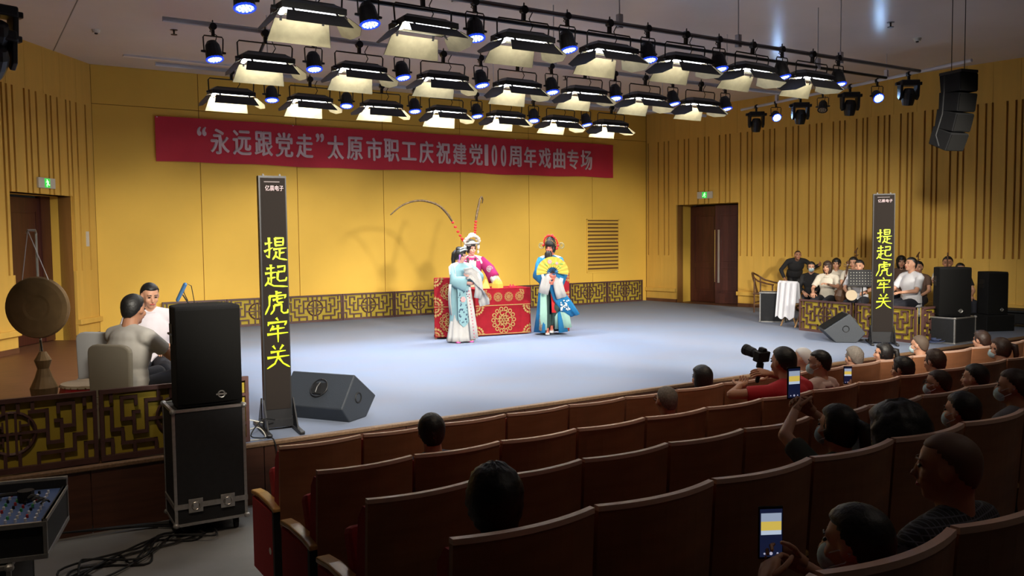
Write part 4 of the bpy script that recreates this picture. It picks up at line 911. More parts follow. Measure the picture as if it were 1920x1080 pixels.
def hand(b, wrist, d, pn, side, curl=.5, s=1.0):
    """palm + five fingers; d = direction, pn = palm normal (fingers curl towards it), side=+1 thumb on +u"""
    d = d.normalized(); pn = (pn-d*pn.dot(d)).normalized(); u = d.cross(pn)*side
    M = Matrix((( u.x, d.x, pn.x, wrist.x), (u.y, d.y, pn.y, wrist.y), (u.z, d.z, pn.z, wrist.z), (0, 0, 0, 1))); old = b.M; b.M = M @ Matrix.Scale(s, 4)
    b.loft([[(-w_, y, -t), (-w_*.4, y, -t*1.2), (w_*.5, y, -t*1.2), (w_, y, -t), (w_, y, t), (0, y, t*1.1), (-w_, y, t)] for w_, y, t in ((.026, -.02, .018), (.034, .02, .016), (.041, .06, .014), (.040, .09, .011))])
    for k, (L, x) in enumerate(((.072, .031), (.080, .011), (.074, -.010), (.058, -.030))):
        p = V(x, .085, 0); a = curl*.55
        for seg, (l, r0, r1) in enumerate(((L*.48, .0092, .0085), (L*.30, .0085, .0078), (L*.24, .0078, .0065))):
            q = p+V(x*.15, math.cos(a), math.sin(a)).normalized()*l; b.cap(p, q, r0, r1, 7); p = q; a += curl*.8
    p = V(.032, .022, .004); a = .75
    for l, r0, r1 in ((.042, .013, .0105), (.032, .0105, .009), (.024, .009, .007)):
        q = p+V(math.sin(a), math.cos(a), .35*curl).normalized()*l; b.cap(p, q, r0, r1, 7); p = q; a -= .28+.15*curl
    b.M = old
def ik(S, T, l1, l2, hint):
    d = T-S; L = min(max(d.length, .12), (l1+l2)*.995); d = d.normalized() if d.length > 1e-5 else V(0, 0, -1); T2 = S+d*L
    a = (l1*l1-l2*l2+L*L)/(2*L); h = math.sqrt(max(l1*l1-a*a, 0)); n = (hint-d*hint.dot(d)).normalized()
    return S+d*a+n*h, T2
def hair_mesh(style, HM):
    b = MB(); b.M = HM; amp = {'curly': .10, 'messy': .05, 'bald': 0, 'buzz': 0}.get(style, .022); rs_ = random.Random(len(PEND)+5)
    thick = {'short': .013, 'buzz': .004, 'bald': .003, 'bob': .022, 'curly': .030, 'messy': .02, 'big': .03, 'opera': .02, 'tail': .016, 'crop': .009}.get(style, .013)
    nu, nv = 32, 22; c = (0, -.012, .03); R = (.078+thick, .097+thick, .087+thick*1.2); vs = []; 
    for i in range(nv+1):
        t = min(max(PI*i/nv, .03), PI-.03); ring = []
        for j in range(nu):
            p = 2*PI*j/nu; q = V(math.sin(t)*math.cos(p), math.sin(t)*math.sin(p), -math.cos(t))
            front = max(0, q.y)
            line = .50 if q.y > .45 else (.50-(.45-q.y)/.45*.62 if q.y > 0 else max(-1.1, -.12+q.y*1.35))   # lower limit of the hair
            if style in ('bob', 'big', 'opera', 'curly', 'tail') and q.y < .35: line = -1.1
            if style in ('bob', 'big') and q.y >= .35: line = .42
            k = min(1, max(0, (q.z-line)/.16+.5)); k = k*k*(3-2*k)
            if q.z < 0: f_ = max(math.sin(t), .05)**-.45; q.x *= f_; q.y *= f_
            sc_ = .80+.20*k + amp*(rs_.random()-.5)*k
            z = q.z*R[2]*sc_
            if style in ('bob', 'big') and q.z < 0 and q.y < .35: z *= 1.55
            elif q.z < 0 and q.y < 0: z *= 1+.28*min(1, -q.y*1.6)
            ring.append((c[0]+q.x*R[0]*sc_, c[1]+q.y*R[1]*sc_, c[2]+z))
        vs.append(ring)
    b.loft(vs)
    if style == 'tail': b.path([V(0, -.10, .05), V(0, -.15, .04), V(0, -.165, -.05), V(0, -.15, -.16)], [.03, .035, .03, .008], 8)
    if style == 'big': b.ell((0, -.03, .0), (.125, .13, .16), 40, 28, lambda q: q*(1+.04*math.sin(11*q.x+7*q.z)*math.cos(9*q.y)+.02*math.sin(31*q.x-23*q.z+17*q.y)) if q.y < .45 else q*.6)
    return b
def figure(label, loc, yaw, s=1.0, sit=True, lean=0., side=0., turn=0., head=(0, 0), rh=None, lh=None, rhint=V(.7, -.3, -.6), lhint=V(-.7, -.3, -.6), top=None, sleeve=.6,
           bottom=None, hair='short', hm=None, skin=None, mask=False, legs=None, group=None, collar=False, vox=.012, curl=.5, palm=None, glasses=False, face=False, bulk=1.0, shoes=True, shoe_m=None, name='person', pelvis=None):
    top = top or M_white; bottom = bottom or M_navy; hm = hm or M_hair; skin = skin or M_skin
    r = thing(name, label, 'person', loc, yaw, group, scale=s)
    pz = (.55 if sit else .96) if pelvis is None else pelvis; Pv = V(0, 0, pz)
    T = Matrix.Rotation(math.radians(turn), 4, 'Z') @ Matrix.Rotation(-math.radians(lean), 4, 'X') @ Matrix.Rotation(math.radians(side), 4, 'Y')
    tp = lambda x, y, z: Pv+(T @ V(x, y, z))
    sh = {1: tp(.175*bulk, 0, .425), -1: tp(-.175*bulk, 0, .425)}; nb_ = tp(0, -.01, .475)
    HM = Matrix.Translation(nb_+(T @ V(0, .035, .16))) @ Matrix.Rotation(math.radians(turn+head[0]), 4, 'Z') @ Matrix.Rotation(-math.radians(head[1]+lean*.3), 4, 'X')
    hp = lambda x, y, z: HM @ V(x, y, z)
    b = MB(); b.M = HM
    b.ell((0, -.012, .03), (.076, .095, .085), 20, 14); b.ell((0, .018, -.035), (.060, .068, .078), 16, 12); b.ell((0, -.035, -.015), (.064, .066, .075), 16, 12); b.ell((0, .055, -.092), (.030, .026, .024), 10, 8)
    b.cap((0, .085, .012), (0, .104, -.030), .008, .013, 8); b.cap((-.036, .074, .026), (.036, .074, .026), .011, n=8)
    for q in (-1, 1): b.ell((q*.036, .058, -.028), (.027, .027, .027), 10, 8); b.ell((q*.078, -.006, -.004), (.012, .023, .033), 10, 8)
    b.cap((-.020, .083, -.060), (.020, .083, -.060), .009, n=8)
    b.M = Matrix.Identity(4)
    b.cone(hp(0, -.025, -.05), nb_-(T @ V(0, 0, .03)), .058, .064, 12)
    def tors(bb, e=0.):
        for (c, rr) in (((0, 0, .0), (.155, .115, .12)), ((0, .01, .12), (.135, .105, .12)), ((0, .0, .28), (.158, .112, .17)), ((0, -.01, .40), (.13, .085, .075))):
            old = bb.M; bb.M = Matrix.Translation(Pv) @ T; bb.ell(c, ((rr[0]+e)*bulk, (rr[1]+e)*bulk, rr[2]+e), 18, 12); bb.M = old
        bb.cap(sh[1]-(T @ V(.03, 0, .005)), sh[-1]-(T @ V(-.03, 0, .005)), .052+e, n=12); bb.cap(nb_-(T @ V(0, 0, .0)), sh[1]-(T @ V(.02, 0, -.01)), .045+e, .045+e, 10); bb.cap(nb_-(T @ V(0, 0, .0)), sh[-1]-(T @ V(-.02, 0, -.01)), .045+e, .045+e, 10)
    tors(b)
    # legs: list per side (knee, ankle, toe)
    J = {}
    for q in (1, -1):
        hip = V(q*.09, 0, pz-.02)
        if legs and q in legs: kn, an, toe = [V(*a) for a in legs[q]]
        elif sit: kn, an, toe = V(q*.13, .44, .50), V(q*.13, .42, .09), V(q*.15, .60, .04)
        else: kn, an, toe = V(q*.10, .03, .50), V(q*.11, .0, .09), V(q*.13, .17, .04)
        J[q] = (hip, kn, an, toe); b.cap(hip, kn, .082, .055, 12); b.cap(kn, an, .052, .036, 10); b.cap(an-V(0, 0, .03), toe, .036, .026, 8)
    ex = MB(); AR = {}
    for q, hd, hint in ((1, rh, rhint), (-1, lh, lhint)):
        tgt = V(*hd) if hd is not None else (V(q*.12, .34, .60) if sit else V(q*.24, .04, .80))
        if sit and hd is None: tgt = V(q*.11, .33, pz+.085)
        el, wr_ = ik(sh[q], tgt, .285, .25, hint if isinstance(hint, Vector) else V(*hint)); AR[q] = (sh[q], el, wr_)
        b.cap(sh[q], el, .046, .038, 10); b.cap(el, wr_, .038, .026, 10)
        pn = V(*palm[q]) if palm and q in palm else (V(0, 0, -1) if sit else V(-q, 0, 0))
        dd = (wr_-el).normalized()
        if abs(dd.dot(pn.normalized())) > .9: pn = V(-q, .3, 0)
        hand(ex, wr_+dd*.005, dd, pn, -q if dd.cross(pn).dot(V(q, 0, 0)) > 0 else q, curl)
    remesh_later(b, vox, 'body', skin, r, ex)
    # shirt
    if top is not False:
        b = MB(); tors(b, .016)
        old = b.M; b.M = Matrix.Translation(Pv) @ T; b.loft([[(.168*bulk*math.cos(2*PI*k/18), .128*bulk*math.sin(2*PI*k/18), z) for k in range(18)] for z in (-.09, .10)]); b.M = old
        for q in (1, -1):
            S_, el, wr_ = AR[q]
            if sleeve <= 1: e_ = S_+(el-S_)*sleeve; b.cone(S_-(el-S_)*.05, e_, .064, .062, 12)
            else: b.cap(S_, el, .062, .052, 12); b.cone(el, el+(wr_-el)*(sleeve-1), .052, .042, 12)
        remesh_later(b, max(vox, .013), 'shirt', top, r)
        if collar:
            cb = MB(); cb.M = Matrix.Translation(nb_-(T @ V(0, 0, .012))) @ T.to_3x3().to_4x4()
            cb.loft([[(R*math.cos(2*PI*k/18+PI/2+.2), R*math.sin(2*PI*k/18+PI/2+.2)*.95, z) for k in range(18)] for z, R in ((-.035, .104), (.012, .074), (.016, .080), (-.045, .112))]); cb.build('collar', top, r, smooth=True)
    if bottom is not False:
        b = MB(); b.ell((0, 0, pz-.03), (.172*bulk, .13*bulk, .12), 16, 10)
        for q in (1, -1):
            hip, kn, an, toe = J[q]; b.cap(hip, kn, .100, .070, 12); b.cone(kn, an+(kn-an)*.08, .070, .058, 12); b.ell(kn, (.07, .07, .07), 12, 8)
        remesh_later(b, .016, 'trousers', bottom, r)
    if shoes:
        for q in (1, -1):
            hip, kn, an, toe = J[q]; b = MB(); d = (toe-an); d.z = 0; d = d.normalized() if d.length > .01 else V(0, 1, 0); a0 = math.atan2(-d.x, d.y); g_ = min(an.z, toe.z+.05)-.09
            b.M = Matrix.Translation((an.x, an.y, g_)) @ Matrix.Rotation(a0, 4, 'Z')
            b.loft([[(w_*x, y, z) for x, z in ((-1, .005), (-.95, h_*.6), (-.5, h_), (.5, h_), (.95, h_*.6), (1, .005))] for y, w_, h_ in ((-.075, .022, .06), (-.05, .036, .085), (.03, .038, .085), (.10, .045, .055), (.17, .042, .04), (.195, .02, .025))])
            b.build('shoe', shoe_m or M_shoe, r, smooth=True)
    if hair: hair_mesh(hair, HM).build('hair', hm, r, smooth=True)
    for q in (-1, 1):
        b = MB(); b.M = HM; b.ell((q*.030, .081, .008), (.0135, .006, .0065), 8, 6).build('eye', M_eye, r)
        b = MB(); b.M = HM; b.cap((q*.016, .090, .030), (q*.046, .077, .031), .004, .003, 6).build('eyebrow', hm if hm is not M_hairg else M_hairb, r)
    if not mask: b = MB(); b.M = HM; b.cap((-.018, .090, -.0600), (.018, .090, -.0600), .0055, n=6).build('lips', M_lip, r)
    if mask:
        b = MB(); b.M = HM; b.ell((0, .062, -.052), (.058, .052, .052), 14, 10); b.build('face_mask', M_mask, r, smooth=True)
        for q in (-1, 1):
            b = MB(); b.M = HM; b.path([(q*.05, .07, -.03), (q*.075, .02, -.0), (q*.088, -.02, -.0), (q*.075, .0, -.035), (q*.05, .065, -.075)], .0025, 4)
            b.build('mask_strap', M_white, r)
    if glasses:
        b = MB(); b.M = HM
        for q in (-1, 1): b.torus((q*.032, .098, .008), .022, .002, 14, 4, 'y').path([(q*.054, .095, .01), (q*.082, .0, .01)], .002, 4)
        b.build('glasses', M_blackm, r)
    r['_hm'] = [c for row in HM for c in row]
    return r, HM, AR, tp
def fig_at(px, py, y, yaw, floor, label, sit=True, smin=.85, smax=1.18, hz=None, **kw):
    """seat a figure so that its head stands over the place the photo gives at depth y of the room"""
    hz = hz or (1.20 if sit else 1.61)
    q = PY(px, py, y); s = min(max((q.z-floor)/hz, smin), smax); z = floor if abs(q.z-floor-hz*s) < .02 else q.z-hz*s
    ln = kw.get('lean', 0); off = Matrix.Rotation(yaw, 3, 'Z') @ V(0, .62*math.sin(math.radians(ln))+.03, 0)*s
    return figure(label, (q.x-off.x, q.y-off.y, z), yaw, s=s, sit=sit, **kw)
R_ = math.radians
GA = 'people sitting in the audience'; GO = 'musicians in the right orchestra'; GL = 'musicians at the left'; GP = 'opera performers on the stage'
cl = lambda n, c, **k: mat(n, c, .88, noise=.12, nscale=7, **k)

# --- audience: head pixel, row, label, look
def aud(px, py, row, label, dy=.26, **kw):
    k = dict(yaw=kw.pop('yaw', 0.), group=GA); k.update(kw)
    i_ = int((PY(px, py, ROWS[row][0]+dy).x-X0[row])/.55)
    if (row, i_) in SEATS:
        for c_ in SEATS[(row, i_)].children:
            if c_.name.startswith('seat_cushion'): c_.rotation_euler = (0, 0, 0)
    return fig_at(px, py, ROWS[row][0]+dy, k.pop('yaw'), FZ[row], label, **k)
aud(808, 806, 2, 'black-haired man from behind alone in the second row near the aisle', hair='short', top=cl('dark_blue_shirt', (.03, .04, .08)), head=(-20, 0))
aud(922, 932, 4, 'dark curly-haired person in the fourth row nearest the camera', hair='curly', top=cl('black_print', (.03, .028, .03)), s_=0) if False else None
aud(924, 932, 4, 'dark curly-haired person in the fourth row nearest the left aisle', hair='curly', top=cl('black_print', (.03, .028, .03)), head=(-15, 0), smin=.9)
aud(1248, 748, 2, 'grey cropped-haired man in the second row, middle', hair='buzz', hm=M_hairg, skin=M_skin2, top=cl('grey_shirt', (.15, .15, .16)), head=(-10, 0), glasses=True)
aud(1314, 708, 1, 'black bob-haired woman in the front row, only head above the seat', hair='bob', top=cl('black_print', (.03, .028, .03)), head=(10, 0))
fr_, HMr, ARr, _ = aud(1467, 674, 2, 'man in a red polo shirt in the second row raising a camera', hair='crop', skin=M_skin2, top=cl('red_polo', (.42, .012, .022)), collar=True, head=(0, 0), rh=(.10, .34, 1.05), lh=(-.20, .36, .98), bulk=1.15, rhint=V(1, 0, -.2), lhint=V(-1, 0, -.1), palm={1: (-1, 0, .2), -1: (0, 0, 1)}, lean=8)
aud(1503, 670, 1, 'person with a white cap in the front row beside the man in red', hair='buzz', hm=mat('white_cap', (.75, .72, .70), .8), top=cl('light_shirt', (.5, .45, .42)), dy=.24, head=(20, 0))
aud(1534, 678, 2, 'man with blue mask and pale pink shirt with a black strap', hair='crop', mask=True, top=cl('pink_shirt', (.50, .36, .33)), collar=True, dy=.52, head=(35, 0))
aud(1599, 668, 1, 'grey-haired person in the front row before the right lettered column', hair='messy', hm=M_hairg, top=cl('light_shirt', (.5, .45, .42)), smax=1.25)
aud(1655, 660, 1, 'dark-haired woman in the front row looking left, beside grey-haired person', hair='tail', top=cl('black_print', (.03, .028, .03)), head=(30, 0))
f10 = aud(1690, 690, 2, 'dark-haired person in the second row holding up a phone', hair='messy', top=cl('brown_shirt', (.12, .07, .05)), rh=(.02, .38, .95), lh=(-.28, .42, .98), palm={-1: (1, 0, 0)}, head=(15, 0))
aud(1722, 645, 1, 'grey-brown-haired man with mask in the front row before the right flight case', hair='crop', hm=mat('ash_hair', (.10, .07, .05), .7), mask=True, top=cl('grey_shirt', (.15, .15, .16)), smax=1.25, head=(10, 0))
aud(1750, 676, 2, 'dark-haired person right of the phone holder in the second row', hair='messy', hm=M_hairb, top=cl('black_print', (.03, .028, .03)))
aud(1757, 716, 3, 'balding man with blue mask and glasses in the third row', hair='bald', hm=M_hairb, skin=M_skin2, mask=True, glasses=True, top=cl('maroon_shirt', (.10, .03, .03)), head=(18, 0))
aud(1826, 706, 3, 'black-haired person in the third row beside the balding masked man', hair='short', top=cl('black_print', (.03, .028, .03)), head=(15, 0))
aud(1873, 652, 2, 'masked person with dark tied hair in the second row near the right border', hair='tail', hm=M_hairb, mask=True, top=cl('grey_shirt', (.15, .15, .16)), head=(22, 0))
aud(1838, 638, 1, 'brown-haired person low in the front row near the right border', hair='messy', hm=M_hairb, top=cl('brown_shirt', (.12, .07, .05)))
aud(1897, 722, 4, 'older man with large pale blue mask at the right border', hair='crop', hm=M_hairb, skin=M_skin2, mask=True, top=cl('grey_shirt', (.15, .15, .16)), head=(22, 0), dy=.34)
aud(1800, 768, 4, 'dark-haired person with a white mask strap in the fourth row', hair='short', mask=True, top=cl('black_print', (.03, .028, .03)), head=(5, 0))
f19 = aud(1566, 800, 4, 'woman in dark green blouse in the fourth row photographing with a raised phone', hair='tail', mask=True, top=cl('dark_green_shirt', (.045, .055, .045)), sleeve=.75, rh=(.20, .34, 1.20), lh=(.06, .34, 1.22), rhint=V(1, 0, -.4), lhint=V(-1, -.0, -.2), palm={1: (-1, 0, 0), -1: (1, 0, 0)}, head=(10, -4), curl=.9)
aud(1672, 812, 4, 'person with very large dark hair behind the woman with the raised phone', hair='big', hm=M_hair, top=cl('black_print', (.03, .028, .03)), bulk=1.1, dy=.16, smin=1.15, smax=1.3)
aud(1772, 868, 5, 'bald man in a dark checked shirt at the lower right', hair='bald', hm=mat('thin_hair', (.15, .08, .052), .6), skin=M_skin2, top=mat('checked_shirt', (.03, .034, .045), .85), collar=True, head=(28, 2), dy=.22, bulk=1.15)
f22 = aud(1600, 1012, 5, 'dark-haired masked person at the bottom holding a lit phone', hair='short', mask=True, top=cl('black_print', (.03, .028, .03)), head=(15, 0), dy=.14, rh=(.17, .36, .98), lh=(-.03, .34, .96), palm={1: (-1, 0, 0), -1: (1, 0, 0)}, curl=.9)
# checked pattern on the bald man's shirt
nt = MATS['checked_shirt'].node_tree; bs = nt.nodes['Principled BSDF']; tcn = nt.nodes.new('ShaderNodeTexCoord')
w1 = nt.nodes.new('ShaderNodeTexWave'); w1.inputs['Scale'].default_value = 16; w1.bands_direction = 'X'; w2 = nt.nodes.new('ShaderNodeTexWave'); w2.inputs['Scale'].default_value = 16; w2.bands_direction = 'Z'
mx_ = nt.nodes.new('ShaderNodeMath'); mx_.operation = 'MAXIMUM'; rp = nt.nodes.new('ShaderNodeValToRGB'); rp.color_ramp.elements[0].position = .85; rp.color_ramp.elements[0].color = (.016, .017, .022, 1); rp.color_ramp.elements[1].position = .95; rp.color_ramp.elements[1].color = (.10, .11, .14, 1)
for w_ in (w1, w2): nt.links.new(tcn.outputs['Object'], w_.inputs['Vector'])
nt.links.new(w1.outputs['Fac'], mx_.inputs[0]); nt.links.new(w2.outputs['Fac'], mx_.inputs[1]); nt.links.new(mx_.outputs[0], rp.inputs[0]); nt.links.new(rp.outputs[0], bs.inputs['Base Color'])

# --- phones and camera
def phone(label, loc, yaw, tilt=0, small=False):
    r = thing('phone', label, 'phone', loc, 0, rot=(R_(tilt), 0, yaw))
    box(-.038, .038, -.004, .004, -.08, .08).build('body', M_black, r, bevel=.004)
    scr = MB().box(-.034, .034, -.0052, -.0042, -.072, .072).build('screen', mat('screen_off', (.01, .012, .03), .2, emit=(.01, .015, .05), es=.6), r)
    for nm, z0, z1, c in (('sky', .035, .060, (.35, .42, .55)), ('wall', .008, .035, (.75, .55, .10)), ('floor', -.005, .008, (.55, .65, .8))):
        box(-.031, .031, -.0060, -.0054, z0, z1).build('picture_band', mat('screen_'+nm, c, .5, emit=c, es=.75), scr)
    for x in (-.02, 0, .02): MB().cone((x, -.006, -.062), (x, -.0052, -.062), .005 if x == 0 else .003, .005 if x == 0 else .003, 10).build('button', mat('screen_white', (.8, .8, .9), .5, emit=(.6, .6, .8), es=.6), scr)
    return r
def wpt(f, q, off=(0, 0, 0)):   # world point of a figure's wrist
    f, HM, AR, tp = f; M = Matrix.Translation(f.location) @ Matrix.Rotation(f.rotation_euler[2], 4, 'Z') @ Matrix.Scale(f.scale[0], 4); return M @ (AR[q][2]+V(*off))
def midp(f, o): a, b_ = wpt(f, 1), wpt(f, -1); return (a+b_)/2+V(*o)
phone('raised phone with lit screen held by the woman in dark green', midp(f19, (.0, .06, .13)), R_(-15))
phone('phone with a picture of the stage on its lit screen at the bottom', midp(f22, (.0, .05, .11)), R_(-28))
phone('phone held up in the second row, with its screen lit', wpt(f10, -1)+V(.0, .03, .10), R_(-35))
c_ = midp((fr_, HMr, ARr, None), (0, .08, .10)); cm = thing('camera', 'black camera with a long lens raised by the man in red', 'camera', PY(1428, 668, 4.85), 0, rot=(R_(12), 0, R_(-2)))
MB().box(-.065, .065, -.035, .035, -.045, .045).prism([(-.03, .045), (.03, .045), (.02, .075), (-.02, .075)], -.03, .03, 'y').build('body', M_black, cm, bevel=.008)
MB().loft([[(R*math.cos(2*PI*k/16), y, R*math.sin(2*PI*k/16)) for k in range(16)] for y, R in ((.03, .034), (.08, .036), (.09, .042), (.15, .044), (.16, .048), (.19, .048), (.191, .04), (.18, .036))]).build('lens', M_black, cm)
MB().cap((0, 0, -.045), (0, 0, -.22), .022, .018, 8).cone((0, 0, -.10), (0, 0, -.06), .032, .03, 10).build('monopod', M_black, cm)

# --- left players
fA = fig_at(252, 577, 8.22, R_(-58), 0, 'man in a white tee seen from behind on a covered chair at left', hz=1.08, pelvis=.44, head=(10, 4), lean=8, top=cl('white_tee', (.40, .38, .35)), sleeve=.62, bottom=M_navy, hair='crop', skin=M_skin2, rh=(.08, .46, .72), lh=(-.08, .48, .72), group=GL, vox=.010, bulk=1.18)
fB = fig_at(281, 551, 9.35, R_(165), 0, 'man in a white polo shirt facing the camera behind the left drummer', head=(22, 14), lean=4, top=cl('white_polo', (.66, .62, .68)), collar=True, sleeve=.62, hair='crop', skin=M_skin, rh=(.12, .36, .72), lh=(-.18, .36, .70), group=GL, vox=.010, bulk=1.12)
figure('seated person at the left picture border with clasped hands, pale trousers', (-.42, 8.7, 0), R_(-62), s=1.05, head=(0, 0), top=cl('white_tee', (.40, .38, .35)), bottom=cl('pale_trousers', (.45, .43, .42)), rh=(.06, .48, .66), lh=(-.02, .50, .68), group=GL, vox=.011, curl=1.2)
kb = thing('clappers', 'small red wooden clappers in the hand of the left drummer', 'instrument', wpt(fA, 1)+V(.10, .06, .06), 0, rot=(.3, .4, 0)); MB().box(-.02, .02, -.008, .0, -.10, .10).box(-.02, .02, .004, .012, -.10, .08).build('slats', mat('red_lacquer', (.30, .02, .02), .3), kb)
lt = thing('desk_light', 'small bluish lit music lamp between the two left players', 'lamp', wpt(fA, 1)+V(.16, -.06, -.02), R_(-30)); box(-.09, .09, -.005, .005, -.05, .05).build('lit_page', mat('lit_page', (.6, .8, .8), .5, emit=(.55, .85, .85), es=.8), lt); MB().cap((0, .01, -.05), (0, .02, -.60), .01).build('stem', M_blackm, lt)
# --- right players
figure('man in black bending over behind the orchestra with one arm out', tuple(P(1493, 480, 1.36)-V(-.28, .05, 1.36)+V(.05, .05, 0)), R_(150), s=.98, sit=False, lean=34, head=(-10, 0), top=cl('black_jacket', (.012, .012, .014)), sleeve=1.9, bottom=M_black, hair='bald', hm=M_hairb, skin=M_skin2, rh=(.25, .45, .85), lh=(-.52, .42, 1.22), group=GO) if False else None
fk = fig_at(1496, 482, 13.0, R_(140), 0, 'man in black bending over behind the orchestra with one arm out', sit=False, hz=1.40, lean=38, head=(0, -15), top=cl('black_jacket', (.012, .012, .014)), sleeve=1.9, bottom=M_black, hair='bald', hm=M_hairb, skin=M_skin2, rh=(.30, .30, .85), lh=(-.50, .50, 1.20), bulk=1.2, group=GO)
def orch(px, py, y, yaw, label, **kw): return fig_at(px, py, y, R_(yaw), 0, label, group=GO, **kw)
orch(1521, 500, 11.7, 120, 'woman with lowered pale mask in black jacket beside the bending man', hair='tail', mask=True, top=cl('black_jacket', (.012, .012, .014)), sleeve=1.8, head=(10, 0))
orch(1551, 500, 10.95, 105, 'brown-haired woman in a cream short-sleeved shirt behind the screen', hair='bob', hm=M_hairb, top=M_cream, collar=True, sleeve=.8, head=(-5, 0), rh=(.16, .36, .66), lh=(-.16, .38, .85))
orch(1568, 494, 11.6, 115, 'dark-haired player just behind the woman in cream', hair='messy', top=M_cream, head=(0, 0))
orch(1611, 498, 10.15, 112, 'young man in white shirt with black hair behind the music stand', hair='short', top=M_white, collar=True, sleeve=.8, rh=(.12, .40, .70), lh=(-.2, .38, .72), face=True)
orch(1600, 492, 11.0, 120, 'player in a pale shirt half hidden behind the young man in white', hair='tail', top=M_cream, head=(-10, 0))
orch(1707, 494, 9.0, 75, 'man in white shirt seated in profile facing left beside the column', hair='crop', top=M_white, collar=True, sleeve=.8, rh=(.10, .36, .72), lh=(-.14, .36, .72), bulk=1.15, head=(0, -10))
orch(1690, 490, 10.6, 130, 'dark-haired player hidden between the column and the man in white', hair='bob', top=cl('brown_shirt', (.12, .07, .05)))
orch(1722, 500, 9.6, 110, 'player whose dark head shows behind the man in profile', hair='short', top=cl('brown_shirt', (.12, .07, .05)))
f9 = orch(1777, 492, 8.9, 125, 'player in white tee raising a fiddle left of the right loudspeaker', hair='crop', skin=M_skin2, top=M_cream, sleeve=.6, rh=(.05, .34, 1.02), lh=(-.10, .36, .88), head=(-10, 0), curl=.9)
orch(1801, 503, 9.2, 140, 'player whose black hair shows over the right loudspeaker', hair='short', top=cl('black_jacket', (.012, .012, .014)))
fd = thing('two_string_fiddle', 'dark two-string fiddle held upright by the player in white tee', 'instrument', wpt(f9, 1)+V(-.06, -.06, -.38), R_(125)); MB().cone((0, -.06, .06), (0, .06, .06), .05, .045, 8).build('sound_box', M_wchair, fd); MB().cap((0, 0, 0), (0, 0, .75), .012).build('neck', M_wchair, fd); MB().cap((0, .0, .70), (0, .09, .72), .008).cap((0, 0, .62), (0, .09, .64), .008).build('pegs', M_wchair, fd)
for k, (px, py, y) in enumerate(((1606, 470, 11.0), (1722, 478, 10.0))):
    q = PY(px, py, y); t = thing('fiddle_head', ('dark fiddle head rising behind the young man in white', 'dark fiddle head with pegs rising above the man in profile')[k], 'instrument', q-V(0, 0, .55)); MB().cap((0, 0, -.45), (0, 0, .55), .010).build('neck', M_wchair, t); MB().cap((-.05, 0, .52), (.03, 0, .60), .018, .012).cap((-.06, 0, .44), (.06, 0, .46), .008).build('pegbox', M_wchair, t)
pt = thing('hand_drum', 'small pale hand drum held by the young man in white', 'drum', (13.95, 9.95, .66), R_(-50)); MB().cone((0, -.04, 0), (0, .04, 0), .10, .10, 18).build('body', M_drum, pt)

# ================================================================== OPERA PERFORMERS
def cloth_loft(b, secs, n=40, fold=0, amp=0., ph=0.):
    """secs: (z, cx, cy, rx, ry, foldscale)"""
    rs = []
    for z, cx_, cy_, rx, ry, fs in secs:
        rs.append([(cx_+rx*(1+amp*fs*math.sin(fold*2*PI*k/n+ph+z*2))*math.cos(2*PI*k/n), cy_+ry*(1+amp*fs*math.sin(fold*2*PI*k/n+ph+z*2))*math.sin(2*PI*k/n), z) for k in range(n)])
    return b.loft(rs)
def sleeve_(b, S, E, Wp, r0, r1, r2, droop=0.):
    """wide robe sleeve: upper, lower; the cuff hangs below the arm"""
    pts = [(S, r0), (S.lerp(E, .5), (r0+r1)/2), (E, r1), (E.lerp(Wp, .55), (r1+r2)/2), (Wp, r2)]; rs = []
    for i, (p, R) in enumerate(pts):
        a = pts[max(i-1, 0)][0]; c = pts[min(i+1, len(pts)-1)][0]; d = (c-a).normalized(); u = V(0, 0, 1)-d*d.z
        u = u.normalized() if u.length > .2 else d.orthogonal().normalized(); w_ = d.cross(u); dr_ = droop*(i/4)**1.5
        rs.append([p+w_*(R*.62*math.cos(t))+u*(R*math.sin(t)-(dr_ if math.sin(t) < -.1 else 0)*abs(math.sin(t))) for t in [2*PI*k/16 for k in range(16)]])
    return b.loft(rs)
def ribbon(b, pts, w0, w1, up=V(1, 0, 0), th=.006, wave=0.):
    rs = []; n = len(pts)
    for i, p in enumerate(pts):
        p = V(*p); t = i/(n-1); w_ = w0+(w1-w0)*t; a = V(*pts[max(i-1, 0)]); c = V(*pts[min(i+1, n-1)]); d = (c-a).normalized(); nn = d.cross(up).normalized(); u = nn.cross(d).normalized()
        row = []
        for k in range(9): x = -w_+2*w_*k/8; row.append(p+u*x+nn*(wave*math.sin(k*1.6+i*.5)+th/2))
        for k in range(8, -1, -1): x = -w_+2*w_*k/8; row.append(p+u*x+nn*(wave*math.sin(k*1.6+i*.5)-th/2))
        rs.append(row)
    return b.loft(rs)
M_pblue = cl('pale_blue_silk', (.20, .35, .39)); M_wsilk = cl('white_silk', (.42, .41, .40)); M_mag = cl('magenta_silk', (.32, .01, .12)); M_bsilk = cl('blue_silk', (.008, .16, .36)); M_gsilk = cl('pale_green_lining', (.30, .50, .42))
M_silver = mat('silver_beads', (.55, .60, .58), .35, .6, noise=.4, nscale=60); M_pom = mat('pale_pompom', (.62, .55, .50), .9); M_pink = mat('pink_silk', (.75, .10, .38), .7); M_redp = mat('red_pompom', (.65, .02, .02), .8); M_dkemb = mat('dark_embroidery', (.03, .06, .11), .7); M_yfan = mat('yellow_fan', (.48, .39, .05), .7)
